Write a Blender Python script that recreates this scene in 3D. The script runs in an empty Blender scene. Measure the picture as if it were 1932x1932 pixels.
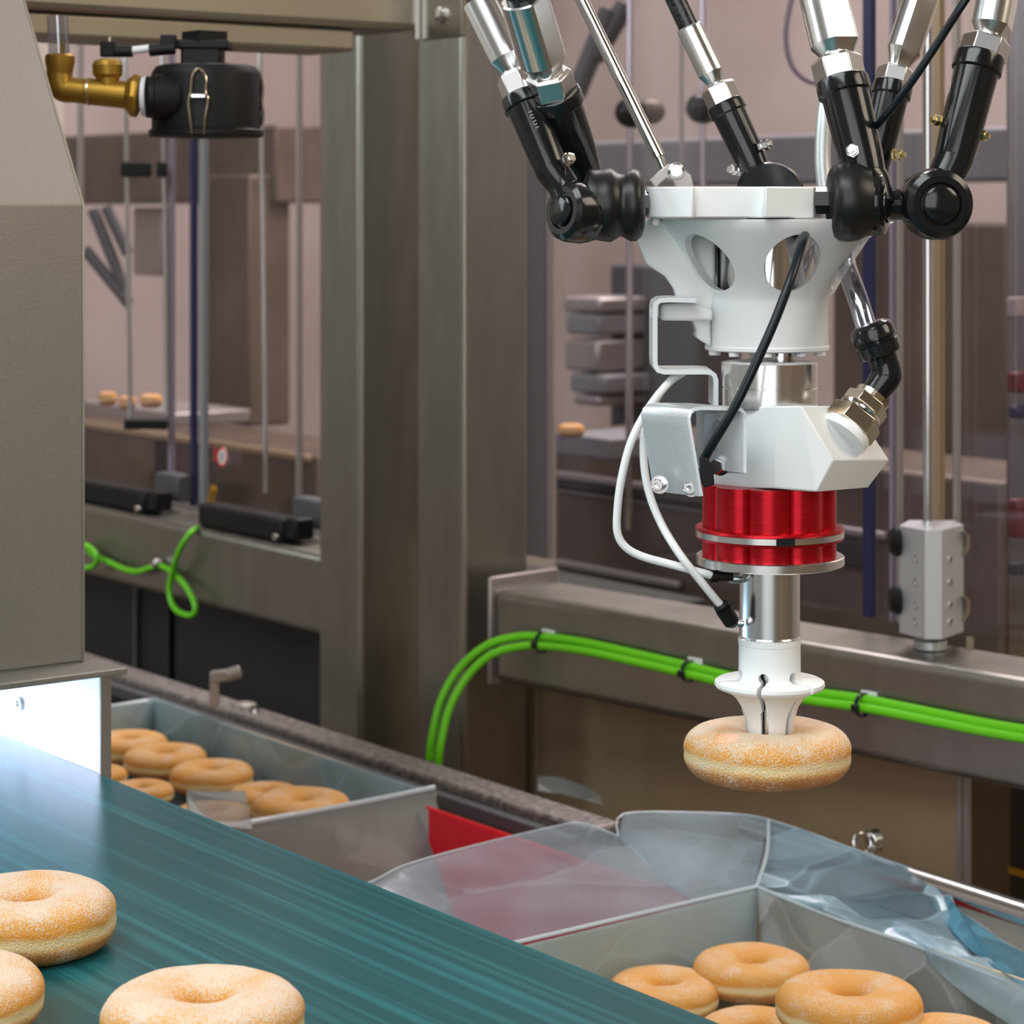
import bpy, bmesh, math, random
from mathutils import Vector, Matrix, noise
random.seed(7)
sc = bpy.context.scene
C = sc.collection
# ---------------------------------------------------------------- camera
# machine axes are the world axes: X along the conveyors (towards the near right), Y to the far right
TH = math.radians(52.8)
FPX, HY = 4500.0, 400.0
DV = Vector((-math.sin(TH), math.cos(TH), 0))      # depth direction
RV = Vector((math.cos(TH), math.sin(TH), 0))       # right direction
ZV = Vector((0, 0, 1))
cam_d = bpy.data.cameras.new('camera'); cam = bpy.data.objects.new('camera', cam_d); C.objects.link(cam)
cam.location = (0, 0, 0); cam.rotation_euler = (math.pi / 2, 0, TH)
cam_d.sensor_width = 36; cam_d.lens = FPX / 1932 * 36
cam_d.shift_y = -(966 - HY) / 1932
cam_d.clip_start = 0.05; cam_d.clip_end = 50
cam_d.dof.use_dof = True; cam_d.dof.focus_distance = 1.2; cam_d.dof.aperture_fstop = 19
sc.camera = cam
# ---------------------------------------------------------------- picture point -> place in the room
def U(px, py, d): return RV * ((px - 966) / FPX * d) + DV * d + ZV * ((HY - py) / FPX * d)
def ray(px, py): return U(px, py, 1.0)
def onz(px, py, z): r = ray(px, py); return r * (z / r.z)
def ony(px, py, y): r = ray(px, py); return r * (y / r.y)
def onx(px, py, x): r = ray(px, py); return r * (x / r.x)
D0 = 1.19
def R(px, py, dd=0.0): return U(px, py, D0 + dd)
S = D0 / FPX                                        # metres per pixel at the gripper

# ---------------------------------------------------------------- world, lights, exposure
w = bpy.data.worlds.new('world'); sc.world = w; w.use_nodes = True
w.node_tree.nodes['Background'].inputs[0].default_value = (.80, .84, .88, 1)
w.node_tree.nodes['Background'].inputs[1].default_value = .25
sc.view_settings.view_transform = 'Standard'; sc.view_settings.look = 'None'
sc.view_settings.gamma = 1; sc.view_settings.use_curve_mapping = False
sc.view_settings.exposure = 0.28
def area(name, loc, target, sx, sy, power, col):
    l = bpy.data.lights.new(name, 'AREA'); l.shape = 'RECTANGLE'; l.size = sx; l.size_y = sy
    l.energy = power; l.color = col
    o = bpy.data.objects.new(name, l); C.objects.link(o); o.location = loc
    o.rotation_euler = (Vector(target) - Vector(loc)).to_track_quat('-Z', 'Y').to_euler()
    return o
area('ceiling_lamp_front', (-.5, -1.0, 2.2), (-1.1, .8, -.3), 2.6, 1.2, 52, (.93, .98, 1))
area('window_light_left', (-3.2, -1.8, 1.2), (-1.3, .8, -.3), 1.8, 1.8, 46, (.84, .95, 1))
area('fill_light_front', (.9, -1.3, .5), (-1.2, .9, -.4), 2.2, 2.0, 30, (.95, .97, 1))  # soft fill added behind the camera to lift the shade, not a window
area('ceiling_lamp_right', (1.2, 2.2, 1.6), (-1.0, 1.0, -.3), 1.4, 1.2, 26, (1, .86, .68))
area('ceiling_lamp_rear', (-2.8, 2.9, 2.6), (-3.0, 3.1, -.5), 2.6, 1.4, 170, (1, .95, .90))
sl = bpy.data.lights.new('sensor_beam', 'SPOT'); sl.energy = 1.6; sl.color = (1, .10, .12); sl.spot_size = math.radians(3.4); sl.spot_blend = .6; sl.shadow_soft_size = .001
so = bpy.data.objects.new('sensor_beam', sl); C.objects.link(so); so.location = U(1240, 700, 1.10)
so.rotation_euler = (U(1372, 1380, 1.165) - so.location).to_track_quat('-Z', 'Y').to_euler()
sc.cycles.use_denoising = True
sc.cycles.max_bounces = 8; sc.cycles.transparent_max_bounces = 16
sc.cycles.sample_clamp_indirect = 4; sc.cycles.caustics_reflective = False; sc.cycles.caustics_refractive = False

# ---------------------------------------------------------------- materials
def mat(name, col, rough=.5, metal=0.0, **k):
    m = bpy.data.materials.new(name); m.use_nodes = True
    b = m.node_tree.nodes['Principled BSDF']
    b.inputs['Base Color'].default_value = (*col, 1); b.inputs['Roughness'].default_value = rough
    b.inputs['Metallic'].default_value = metal
    for kk, v in k.items(): b.inputs[kk.replace('_', ' ')].default_value = v
    return m
def nodes(m):
    nt = m.node_tree
    return nt, nt.nodes['Principled BSDF'], (lambda t: nt.nodes.new('ShaderNode' + t)), nt.links.new
def vary(m, c1, c2, scale=(1, 1, 1), nscale=8, detail=4, bump=0, lo=.35, hi=.65, rough=None, bscale=None):
    nt, b, N, L = nodes(m)
    tc = N('TexCoord'); mp = N('Mapping'); mp.inputs['Scale'].default_value = scale
    n = N('TexNoise'); n.inputs['Scale'].default_value = nscale; n.inputs['Detail'].default_value = detail
    L(tc.outputs['Object'], mp.inputs[0]); L(mp.outputs[0], n.inputs['Vector'])
    r = N('ValToRGB'); r.color_ramp.elements[0].position = lo; r.color_ramp.elements[1].position = hi
    r.color_ramp.elements[0].color = (*c1, 1); r.color_ramp.elements[1].color = (*c2, 1)
    L(n.outputs['Fac'], r.inputs[0]); L(r.outputs[0], b.inputs['Base Color'])
    if rough:
        mr = N('MapRange'); mr.inputs['To Min'].default_value = rough[0]; mr.inputs['To Max'].default_value = rough[1]
        L(n.outputs['Fac'], mr.inputs[0]); L(mr.outputs[0], b.inputs['Roughness'])
    if bump:
        src = n
        if bscale:
            src = N('TexNoise'); src.inputs['Scale'].default_value = bscale; L(mp.outputs[0], src.inputs['Vector'])
        bp = N('Bump'); bp.inputs['Strength'].default_value = bump; bp.inputs['Distance'].default_value = .002
        L(src.outputs['Fac'], bp.inputs['Height']); L(bp.outputs[0], b.inputs['Normal'])
    return m
M = {}
M['steel'] = vary(mat('brushed_steel', (.5, .48, .44), .42, 1), (.33, .32, .285), (.36, .35, .31), (8, 8, 2), 6, 3, 0, rough=(.34, .40))
M['hood'] = vary(mat('bead_blasted_steel', (.5, .48, .44), .5, .85), (.34, .325, .295), (.37, .355, .32), (1, 1, 1), 900, 2, .12, rough=(.48, .6))
M['dark_steel'] = vary(mat('dark_floured_steel', (.2, .18, .16), .5, .8), (.16, .145, .14), (.34, .30, .28), (1, 1, 1), 160, 6, .2, rough=(.4, .7))
M['brown_steel'] = vary(mat('brownish_sheet_steel', (.3, .22, .13), .45, .3), (.40, .29, .17), (.45, .33, .20), (1, 1, 1), 5, 3, .02)
M['chrome'] = mat('polished_steel', (.72, .72, .72), .12, 1)
M['satin'] = mat('satin_steel', (.74, .74, .73), .22, 1)
M['alu'] = vary(mat('matt_aluminium', (.66, .69, .71), .42, .7), (.62, .65, .67), (.68, .71, .73), (1, 1, 1), 1200, 2, .06)
M['nickel'] = mat('nickel_plated_brass', (.70, .62, .48), .2, 1)
M['brass'] = mat('brass', (.42, .25, .04), .46, .85)
M['brassbolt'] = mat('yellow_zinc', (.72, .6, .32), .28, 1)
M['white'] = vary(mat('white_plastic', (.86, .88, .88), .38), (.84, .87, .87), (.88, .90, .90), (1, 1, 1), 5, 3, .02, bscale=1500)
M['white'].node_tree.nodes['Principled BSDF'].inputs['Subsurface Weight'].default_value = .0
M['whitecoat'] = mat('white_coated_steel', (.78, .82, .83), .35)
M['black'] = mat('glossy_black_plastic', (.008, .009, .010), .16)
M['rubber'] = mat('black_rubber', (.009, .009, .009), .36, Specular_IOR_Level=.4)
M['beam'] = vary(mat('warm_beam_steel', (.5, .45, .37), .42, .8), (.36, .32, .25), (.40, .36, .29), (1, 1, 1), 5, 3, .02)
M['mattblack'] = mat('matt_black_plastic', (.007, .007, .007), .5, Specular_IOR_Level=.25)
M['carbon'] = vary(mat('carbon_fibre', (.01, .012, .014), .25), (.006, .007, .008), (.03, .035, .04), (1, 1, 1), 700, 1, 0, .45, .55)
M['cable'] = mat('black_cable_jacket', (.005, .010, .014), .32, Specular_IOR_Level=.35)
M['red'] = vary(mat('red_anodised_aluminium', (.55, .008, .02), .3, .75), (.50, .006, .016), (.60, .010, .022), (6, 6, 200), 10, 2, .02, rough=(.26, .38))
M['redcrate'] = mat('red_crate_plastic', (.72, .012, .03), .4)
M['green'] = mat('green_cable_jacket', (.16, .66, .01), .42)
M['brownwall'] = mat('beige_crate_plastic', (.58, .44, .28), .6)
M['pink'] = vary(mat('pinkish_wall', (.42, .35, .31), .8), (.38, .31, .27), (.50, .43, .39), (1, 1, 1), 1.4, 3)
M['warmwall'] = vary(mat('warm_beige_wall', (.34, .25, .17), .8), (.30, .22, .15), (.38, .28, .19), (1, 1, 1), 1, 2)
M['coolwall'] = vary(mat('pale_grey_wall', (.7, .73, .74), .8), (.66, .70, .71), (.74, .77, .78), (1, 1, 1), 1, 2)
M['floor'] = vary(mat('brown_resin_floor', (.10, .075, .05), .45), (.08, .06, .04), (.13, .10, .07), (1, 1, 1), 3, 4)
M['ceil'] = vary(mat('grey_ceiling_panel', (.55, .54, .52), .8), (.5, .49, .48), (.58, .57, .55), (1, 1, 1), 2, 3)
M['darkgrey'] = mat('dark_grey_paint', (.075, .075, .08), .5)
M['darkbrown'] = vary(mat('dark_brown_metal', (.12, .09, .065), .5, .3), (.10, .072, .05), (.15, .11, .08), (1, 1, 1), 6, 3)
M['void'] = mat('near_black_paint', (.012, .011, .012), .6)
M['greyplastic'] = mat('mid_grey_plastic', (.22, .22, .22), .5)
M['midsteel'] = mat('dull_mid_steel', (.42, .38, .36), .4, .6)
M['signwhite'] = mat('sign_white', (.85, .85, .82), .5)
M['signred'] = mat('sign_red', (.7, .05, .03), .5)
M['orange'] = mat('orange_plastic', (.85, .38, .12), .5)
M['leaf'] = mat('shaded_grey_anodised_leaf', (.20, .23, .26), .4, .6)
M['maroon'] = mat('dark_maroon_plastic', (.13, .008, .014), .5)
M['navy'] = mat('navy_rubber_edge', (.02, .022, .07), .35)
M['violet'] = mat('violet_tinted_edge', (.27, .23, .28), .3)
M['smoke'] = mat('grey_brown_pane_profile', (.22, .18, .175), .35)
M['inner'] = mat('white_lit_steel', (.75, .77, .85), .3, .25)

# clear sheet: polycarbonate with a faint violet tint
def clear(name, tint, fac, rough=.03):
    m = bpy.data.materials.new(name); m.use_nodes = True; nt = m.node_tree; nt.nodes.clear()
    N = lambda t: nt.nodes.new('ShaderNode' + t)
    t = N('BsdfTransparent'); t.inputs[0].default_value = (*tint, 1)
    g = N('BsdfGlossy'); g.inputs['Roughness'].default_value = rough; g.inputs[0].default_value = (.9, .92, 1, 1)
    mx = N('MixShader'); mx.inputs[0].default_value = fac; o = N('OutputMaterial')
    nt.links.new(t.outputs[0], mx.inputs[1]); nt.links.new(g.outputs[0], mx.inputs[2]); nt.links.new(mx.outputs[0], o.inputs[0])
    return m
M['pane'] = clear('clear_polycarbonate', (.93, .90, .94), .06)
M['clearhose'] = clear('clear_hose', (.78, .80, .84), .30, .12)

def film(name, col, fac, bump=.25, sp=.9, tilt=.5, cell=17):
    m = bpy.data.materials.new(name); m.use_nodes = True; nt = m.node_tree
    b = nt.nodes['Principled BSDF']; N = lambda t: nt.nodes.new('ShaderNode' + t); L = nt.links.new
    b.inputs['Base Color'].default_value = (*col, 1); b.inputs['Roughness'].default_value = .16
    b.inputs['Specular IOR Level'].default_value = sp
    tr = N('BsdfTransparent'); tr.inputs[0].default_value = (.86, .93, .97, 1)
    tl = N('BsdfTranslucent'); tl.inputs[0].default_value = (*col, 1)
    m0 = N('MixShader'); m0.inputs[0].default_value = .4
    L(b.outputs[0], m0.inputs[1]); L(tl.outputs[0], m0.inputs[2])
    mx = N('MixShader')
    tc = N('TexCoord'); n = N('TexNoise'); n.inputs['Scale'].default_value = 7; n.inputs['Detail'].default_value = 2
    L(tc.outputs['Object'], n.inputs['Vector'])
    mr = N('MapRange'); mr.inputs['From Min'].default_value = .35; mr.inputs['From Max'].default_value = .65
    mr.inputs['To Min'].default_value = fac - .12; mr.inputs['To Max'].default_value = min(1, fac + .14)
    L(n.outputs['Fac'], mr.inputs[0])
    dn = N('TexNoise'); dn.inputs['Scale'].default_value = 5; L(tc.outputs['Object'], dn.inputs['Vector'])
    ds = N('VectorMath'); ds.operation = 'MULTIPLY_ADD'; ds.inputs[1].default_value = (.12, .12, .12); L(dn.outputs['Color'], ds.inputs[0]); L(tc.outputs['Object'], ds.inputs[2])
    mp = N('Mapping'); mp.inputs['Scale'].default_value = (1, .55, 1.3); mp.inputs['Rotation'].default_value = (0, 0, .7); L(ds.outputs[0], mp.inputs[0])
    vo = N('TexVoronoi'); vo.inputs['Scale'].default_value = cell; L(mp.outputs[0], vo.inputs['Vector'])
    ve = N('TexVoronoi'); ve.feature = 'DISTANCE_TO_EDGE'; ve.inputs['Scale'].default_value = cell; L(mp.outputs[0], ve.inputs['Vector'])
    er = N('MapRange'); er.inputs['From Min'].default_value = .0; er.inputs['From Max'].default_value = .035; er.inputs['To Min'].default_value = .30 * tilt; er.inputs['To Max'].default_value = 0; L(ve.outputs['Distance'], er.inputs[0])
    sc_ = N('SeparateXYZ'); L(vo.outputs['Color'], sc_.inputs[0])
    cf = N('MapRange'); cf.inputs['To Min'].default_value = -.30 * tilt; cf.inputs['To Max'].default_value = .34 * tilt; L(sc_.outputs['X'], cf.inputs[0])
    f1 = N('Math'); f1.operation = 'ADD'; L(mr.outputs[0], f1.inputs[0]); L(er.outputs[0], f1.inputs[1])
    f2 = N('Math'); f2.operation = 'ADD'; f2.use_clamp = True; L(f1.outputs[0], f2.inputs[0]); L(cf.outputs[0], f2.inputs[1])
    L(f2.outputs[0], mx.inputs[0]); L(tr.outputs[0], mx.inputs[1]); L(m0.outputs[0], mx.inputs[2])
    L(mx.outputs[0], nt.nodes['Material Output'].inputs[0])
    n2 = N('TexNoise'); n2.inputs['Scale'].default_value = 30; n2.inputs['Detail'].default_value = 2; L(tc.outputs['Object'], n2.inputs['Vector'])
    bp = N('Bump'); bp.inputs['Strength'].default_value = bump; bp.inputs['Distance'].default_value = .004
    L(n2.outputs['Fac'], bp.inputs['Height'])
    cs = N('VectorMath'); cs.operation = 'SUBTRACT'; cs.inputs[1].default_value = (.5, .5, .5); L(vo.outputs['Color'], cs.inputs[0])
    cm = N('VectorMath'); cm.operation = 'MULTIPLY_ADD'; cm.inputs[1].default_value = (tilt * 1.3,) * 3; L(cs.outputs[0], cm.inputs[0]); L(bp.outputs[0], cm.inputs[2])
    cn = N('VectorMath'); cn.operation = 'NORMALIZE'; L(cm.outputs[0], cn.inputs[0]); L(cn.outputs[0], b.inputs['Normal']); L(cn.outputs[0], tl.inputs['Normal'])
    return m
M['film'] = film('clear_blue_film', (.66, .80, .88), .32, tilt=.14, cell=9)
M['filmcrumple'] = film('crumpled_blue_film', (.58, .80, .90), .46, tilt=1.15, cell=15)
M['hem'] = film('film_edge', (.80, .90, .94), .80, tilt=0)
M['filmskirt'] = film('grey_film_skirt', (.36, .37, .355), .97, sp=.15, tilt=.1)
M['filmblue'] = film('blue_film_double', (.20, .52, .68), .70, tilt=.4)
M['filmgrey'] = film('grey_blue_film', (.46, .60, .66), .66, tilt=.5, cell=10)
M['filmwhite'] = film('milky_film', (.74, .77, .76), .56, tilt=.95, cell=13)

def donut_mat(name, sugar, topsugar):
    m = mat(name, (.8, .45, .12), .62); nt, b, N, L = nodes(m)
    tc = N('TexCoord'); sp = N('SeparateXYZ'); L(tc.outputs['Generated'], sp.inputs[0])
    n = N('TexNoise'); n.inputs['Scale'].default_value = 45; n.inputs['Detail'].default_value = 4
    L(tc.outputs['Object'], n.inputs['Vector'])
    ad = N('Math'); ad.operation = 'MULTIPLY_ADD'; ad.inputs[1].default_value = .22; L(n.outputs['Fac'], ad.inputs[0]); L(sp.outputs['Z'], ad.inputs[2])
    su = N('Math'); su.operation = 'SUBTRACT'; su.inputs[1].default_value = .11; L(ad.outputs[0], su.inputs[0])
    r = N('ValToRGB'); cr = r.color_ramp; cr.elements[0].position = 0; cr.elements[0].color = (.50, .20, .045, 1)
    cr.elements[1].position = 1; cr.elements[1].color = (.84, .42, .11, 1)
    for p, c in ((.28, (.60, .24, .05, 1)), (.38, (.86, .52, .18, 1)), (.45, (.93, .74, .40, 1)), (.52, (.92, .68, .32, 1)), (.60, (.78, .34, .04, 1)), (.80, (.81, .38, .06, 1))):
        e = cr.elements.new(p); e.color = c
    L(su.outputs[0], r.inputs[0])
    s1 = N('TexNoise'); s1.inputs['Scale'].default_value = 1250; s1.inputs['Detail'].default_value = 2
    L(tc.outputs['Object'], s1.inputs['Vector'])
    s2 = N('TexNoise'); s2.inputs['Scale'].default_value = 60; s2.inputs['Detail'].default_value = 3; L(tc.outputs['Object'], s2.inputs['Vector'])
    tp = N('MapRange'); tp.inputs['From Min'].default_value = .62; tp.inputs['From Max'].default_value = .95; tp.inputs['To Max'].default_value = topsugar
    L(sp.outputs['Z'], tp.inputs[0])
    a1 = N('Math'); a1.operation = 'ADD'; L(s1.outputs['Fac'], a1.inputs[0]); L(tp.outputs[0], a1.inputs[1])
    a2 = N('Math'); a2.operation = 'MULTIPLY_ADD'; a2.inputs[1].default_value = .55; L(s2.outputs['Fac'], a2.inputs[0]); L(a1.outputs[0], a2.inputs[2])
    th = N('MapRange'); th.inputs['From Min'].default_value = 1.20 - sugar; th.inputs['From Max'].default_value = 1.20 - sugar + .20; th.inputs['To Max'].default_value = .85
    L(a2.outputs[0], th.inputs[0])
    mx = N('Mix'); mx.data_type = 'RGBA'; L(th.outputs[0], mx.inputs[0]); L(r.outputs[0], mx.inputs[6]); mx.inputs[7].default_value = (.82, .73, .60, 1)
    L(mx.outputs[2], b.inputs['Base Color'])
    bp = N('Bump'); bp.inputs['Strength'].default_value = .9; bp.inputs['Distance'].default_value = .0012
    L(s1.outputs['Fac'], bp.inputs['Height']); L(bp.outputs[0], b.inputs['Normal'])
    b.inputs['Subsurface Weight'].default_value = .12; b.inputs['Subsurface Radius'].default_value = (.01, .005, .002)
    b.inputs['Subsurface Scale'].default_value = .6
    return m
M['donut_white'] = donut_mat('sugared_donut_fresh', .38, .22)
M['donut_mid'] = donut_mat('sugared_donut_picked', .43, .16)
M['donut_gold'] = donut_mat('sugared_donut_packed', .36, .05)

mb_ = mat('teal_belt', (.02, .12, .12), .28, Specular_IOR_Level=.27); nt, b, N, L = nodes(mb_)
tc = N('TexCoord')
def streak(sx, sy, det, lo, hi):
    mp = N('Mapping'); mp.inputs['Scale'].default_value = (sx, sy, 1); n = N('TexNoise'); n.inputs['Scale'].default_value = 1; n.inputs['Detail'].default_value = det
    L(tc.outputs['Object'], mp.inputs[0]); L(mp.outputs[0], n.inputs['Vector'])
    r = N('MapRange'); r.inputs['From Min'].default_value = lo; r.inputs['From Max'].default_value = hi; L(n.outputs['Fac'], r.inputs[0]); return r
a = streak(1.0, 130, 6, .48, .9); c = streak(4, 700, 2, .64, .8)
ad = N('Math'); ad.operation = 'ADD'; ad.use_clamp = True; L(a.outputs[0], ad.inputs[0]); L(c.outputs[0], ad.inputs[1])
mx = N('Mix'); mx.data_type = 'RGBA'; L(ad.outputs[0], mx.inputs[0]); mx.inputs[6].default_value = (.005, .078, .086, 1); mx.inputs[7].default_value = (.03, .24, .27, 1)
L(mx.outputs[2], b.inputs['Base Color'])
M['belt'] = mb_

# ---------------------------------------------------------------- mesh builder
class MB:
    def __init__(s): s.v = []; s.f = []
    def add(s, vs, fs):
        k = len(s.v); s.v += [Vector(p) for p in vs]; s.f += [tuple(i + k for i in f) for f in fs]; return s
    def hexa(s, p):      # 4 bottom (ccw) + 4 top
        return s.add(p, [(3, 2, 1, 0), (4, 5, 6, 7), (0, 1, 5, 4), (1, 2, 6, 5), (2, 3, 7, 6), (3, 0, 4, 7)])
    def box(s, x0, x1, y0, y1, z0, z1):
        return s.hexa([(x0, y0, z0), (x1, y0, z0), (x1, y1, z0), (x0, y1, z0), (x0, y0, z1), (x1, y0, z1), (x1, y1, z1), (x0, y1, z1)])
    def obox(s, c, ax, ay, az):   # centre and three half-vectors
        c = Vector(c)
        return s.hexa([c - ax - ay - az, c + ax - ay - az, c + ax + ay - az, c - ax + ay - az, c - ax - ay + az, c + ax - ay + az, c + ax + ay + az, c - ax + ay + az])
    def prism(s, pts, vec):
        n = len(pts); pts = [Vector(p) for p in pts]; vec = Vector(vec)
        return s.add(pts + [p + vec for p in pts], [tuple(range(n))[::-1], tuple(range(n, 2 * n))] + [(i, (i + 1) % n, n + (i + 1) % n, n + i) for i in range(n)])
    def lathe(s, p0, axis, prof, seg=48, rf=None, closed=False, ex=None):
        axis = Vector(axis).normalized(); p0 = Vector(p0)
        e1 = axis.orthogonal().normalized() if ex is None else (Vector(ex) - axis * Vector(ex).dot(axis)).normalized(); e2 = axis.cross(e1)
        vs = []; fs = []
        for t, r in prof:
            for i in range(seg):
                a = 2 * math.pi * i / seg; rr = r * (rf(a) if rf else 1)
                vs.append(p0 + axis * t + (e1 * math.cos(a) + e2 * math.sin(a)) * rr)
        n = len(prof)
        for j in range(n - (0 if closed else 1)):
            for i in range(seg):
                k = (j + 1) % n
                fs.append((j * seg + i, j * seg + (i + 1) % seg, k * seg + (i + 1) % seg, k * seg + i))
        if not closed: fs += [tuple(range(seg))[::-1], tuple(range((n - 1) * seg, n * seg))]
        return s.add(vs, fs)
    def vlathe(s, cx, prof, seg=64, dd=0.0, rf=None, closed=False):   # vertical axis, picture rows and radii in pixels
        o = R(cx, HY, dd); sc_ = (D0 + dd) / FPX
        return s.lathe(Vector((o.x, o.y, 0)), ZV, [((HY - y) * sc_, r * sc_) for y, r in prof], seg, rf, closed, ex=RV)
    def cyl(s, p0, p1, r, seg=24, r1=None):
        p0 = Vector(p0); p1 = Vector(p1)
        return s.lathe(p0, p1 - p0, [(0, r), ((p1 - p0).length, r if r1 is None else r1)], seg)
    def tube(s, pts, r, seg=14, sub=6, flat=1.0):
        pts = [Vector(p) for p in pts]; rs = r if isinstance(r, (list, tuple)) else [r] * len(pts)
        P = []; Q = []
        n = len(pts)
        for i in range(n - 1):
            a, b_, c_, d_ = pts[max(i - 1, 0)], pts[i], pts[i + 1], pts[min(i + 2, n - 1)]
            for k in range(sub):
                t = k / sub
                P.append(.5 * ((2 * b_) + (-a + c_) * t + (2 * a - 5 * b_ + 4 * c_ - d_) * t * t + (-a + 3 * b_ - 3 * c_ + d_) * t ** 3)); Q.append(rs[i] * (1 - t) + rs[i + 1] * t)
        P.append(pts[-1]); Q.append(rs[-1])
        vs = []; fs = []; up = None
        for i, p in enumerate(P):
            d = (P[min(i + 1, len(P) - 1)] - P[max(i - 1, 0)]).normalized()
            if up is None: up = d.orthogonal().normalized()
            up = (up - d * up.dot(d)).normalized(); sd = d.cross(up)
            for k in range(seg):
                a = 2 * math.pi * k / seg; vs.append(p + (up * math.cos(a) + sd * math.sin(a)) * Q[i])
        for i in range(len(P) - 1):
            for k in range(seg): fs.append((i * seg + k, i * seg + (k + 1) % seg, (i + 1) * seg + (k + 1) % seg, (i + 1) * seg + k))
        fs += [tuple(range(seg))[::-1], tuple(range((len(P) - 1) * seg, len(P) * seg))]
        return s.add(vs, fs)
    def hexnut(s, p0, p1, r, ch=.12):     # hexagon with chamfered corners
        p0 = Vector(p0); p1 = Vector(p1); h = (p1 - p0).length
        f = lambda a: 1.0
        return s.lathe(p0, p1 - p0, [(0, r * .86), (h * ch, r), (h * (1 - ch), r), (h, r * .86)], 6)
    def ribbon(s, pts, th, vec):          # bent strip: path pts, thickness th (in the plane), swept along vec
        pts = [Vector(p) for p in pts]; vec = Vector(vec); off = []
        for i in range(len(pts)):
            d = (pts[min(i + 1, len(pts) - 1)] - pts[max(i - 1, 0)]).normalized(); n_ = d.cross(DV).normalized()
            off.append(n_ * th / 2)
        vs = []
        for p, o in zip(pts, off): vs += [p - o, p + o, p + o + vec, p - o + vec]
        fs = []
        for i in range(len(pts) - 1):
            for k in range(4): fs.append((i * 4 + k, i * 4 + (k + 1) % 4, (i + 1) * 4 + (k + 1) % 4, (i + 1) * 4 + k))
        fs += [(3, 2, 1, 0), tuple(range(len(pts) * 4 - 4, len(pts) * 4))]
        return s.add(vs, fs)
    def hull(s, pts):
        bm = bmesh.new()
        for p in pts: bm.verts.new(p)
        bmesh.ops.convex_hull(bm, input=bm.verts); bmesh.ops.dissolve_limit(bm, angle_limit=.02, verts=bm.verts, edges=bm.edges)
        bm.verts.ensure_lookup_table(); bm.verts.index_update()
        s.add([v.co.copy() for v in bm.verts], [tuple(v.index for v in f.verts) for f in bm.faces]); bm.free(); return s

WL = {}
def recalc(me):
    bm = bmesh.new(); bm.from_mesh(me); bmesh.ops.recalc_face_normals(bm, faces=bm.faces); bm.to_mesh(me); bm.free()
def obj(name, mb, m, parent=None, bevel=0, smooth=35, base=False, seg=2):
    lo = Vector([min(v[i] for v in mb.v) for i in range(3)]); hi = Vector([max(v[i] for v in mb.v) for i in range(3)])
    c = (lo + hi) / 2
    if base: c.z = lo.z
    me = bpy.data.meshes.new(name); me.from_pydata([v - c for v in mb.v], [], mb.f); recalc(me)
    o = bpy.data.objects.new(name, me); C.objects.link(o)
    me.materials.append(M[m] if isinstance(m, str) else m)
    me.shade_smooth()
    me.set_sharp_from_angle(angle=math.radians(smooth))
    if parent: o.parent = parent; o.location = c - WL[parent]
    else: o.location = c
    WL[o] = c
    if bevel:
        b = o.modifiers.new('bevel', 'BEVEL'); b.width = bevel; b.segments = seg; b.limit_method = 'ANGLE'; b.angle_limit = math.radians(30)
    return o
def tag(o, label=None, cat=None, group=None, kind=None):
    for k, v in (('label', label), ('category', cat), ('group', group), ('kind', kind)):
        if v: o[k] = v
    return o
def thing(name, label, cat, loc, group=None):
    o = bpy.data.objects.new(name, None); C.objects.link(o); o.location = loc; WL[o] = Vector(loc); o.empty_display_size = .02
    return tag(o, label, cat, group)
def cut(o, cutters):
    """subtract the cutters from the mesh object (they are removed again)"""
    tmp = []
    for mb in cutters:
        me = bpy.data.meshes.new('cutter'); me.from_pydata(mb.v, [], mb.f); recalc(me)
        k = bpy.data.objects.new('cutter', me); C.objects.link(k); tmp.append(k)
        mod = o.modifiers.new('cut', 'BOOLEAN'); mod.operation = 'DIFFERENCE'; mod.object = k; mod.solver = 'EXACT'
    bpy.context.view_layer.update()
    dg = bpy.context.evaluated_depsgraph_get(); me2 = bpy.data.meshes.new_from_object(o.evaluated_get(dg))
    old = o.data; o.modifiers.clear(); o.data = me2; me2.shade_smooth(); me2.set_sharp_from_angle(angle=math.radians(35))
    for k in tmp: bpy.data.objects.remove(k)
    bpy.data.meshes.remove(old)
def struct(name, mb, m, **k): return tag(obj(name, mb, m, **k), kind='structure')

# ================================================================ the hall
FZ = -1.35
struct('floor', MB().box(-6, 3, -3.5, 4.2, FZ - .1, FZ), 'floor')
struct('wall_back', MB().box(-6, 3, 4.2, 4.3, FZ, 3.0), 'pink')
struct('wall_left', MB().box(-6.1, -6, -3.5, 4.3, FZ, 3.0), 'pink')
struct('wall_right', MB().box(3, 3.1, -3.5, 4.3, FZ, 3.0), 'warmwall')
struct('wall_front', MB().box(-6, 3, -3.6, -3.5, FZ, 3.0), 'coolwall')
struct('ceiling', MB().box(-6, 3, -3.5, 4.3, 3.0, 3.1), 'ceil')

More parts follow.
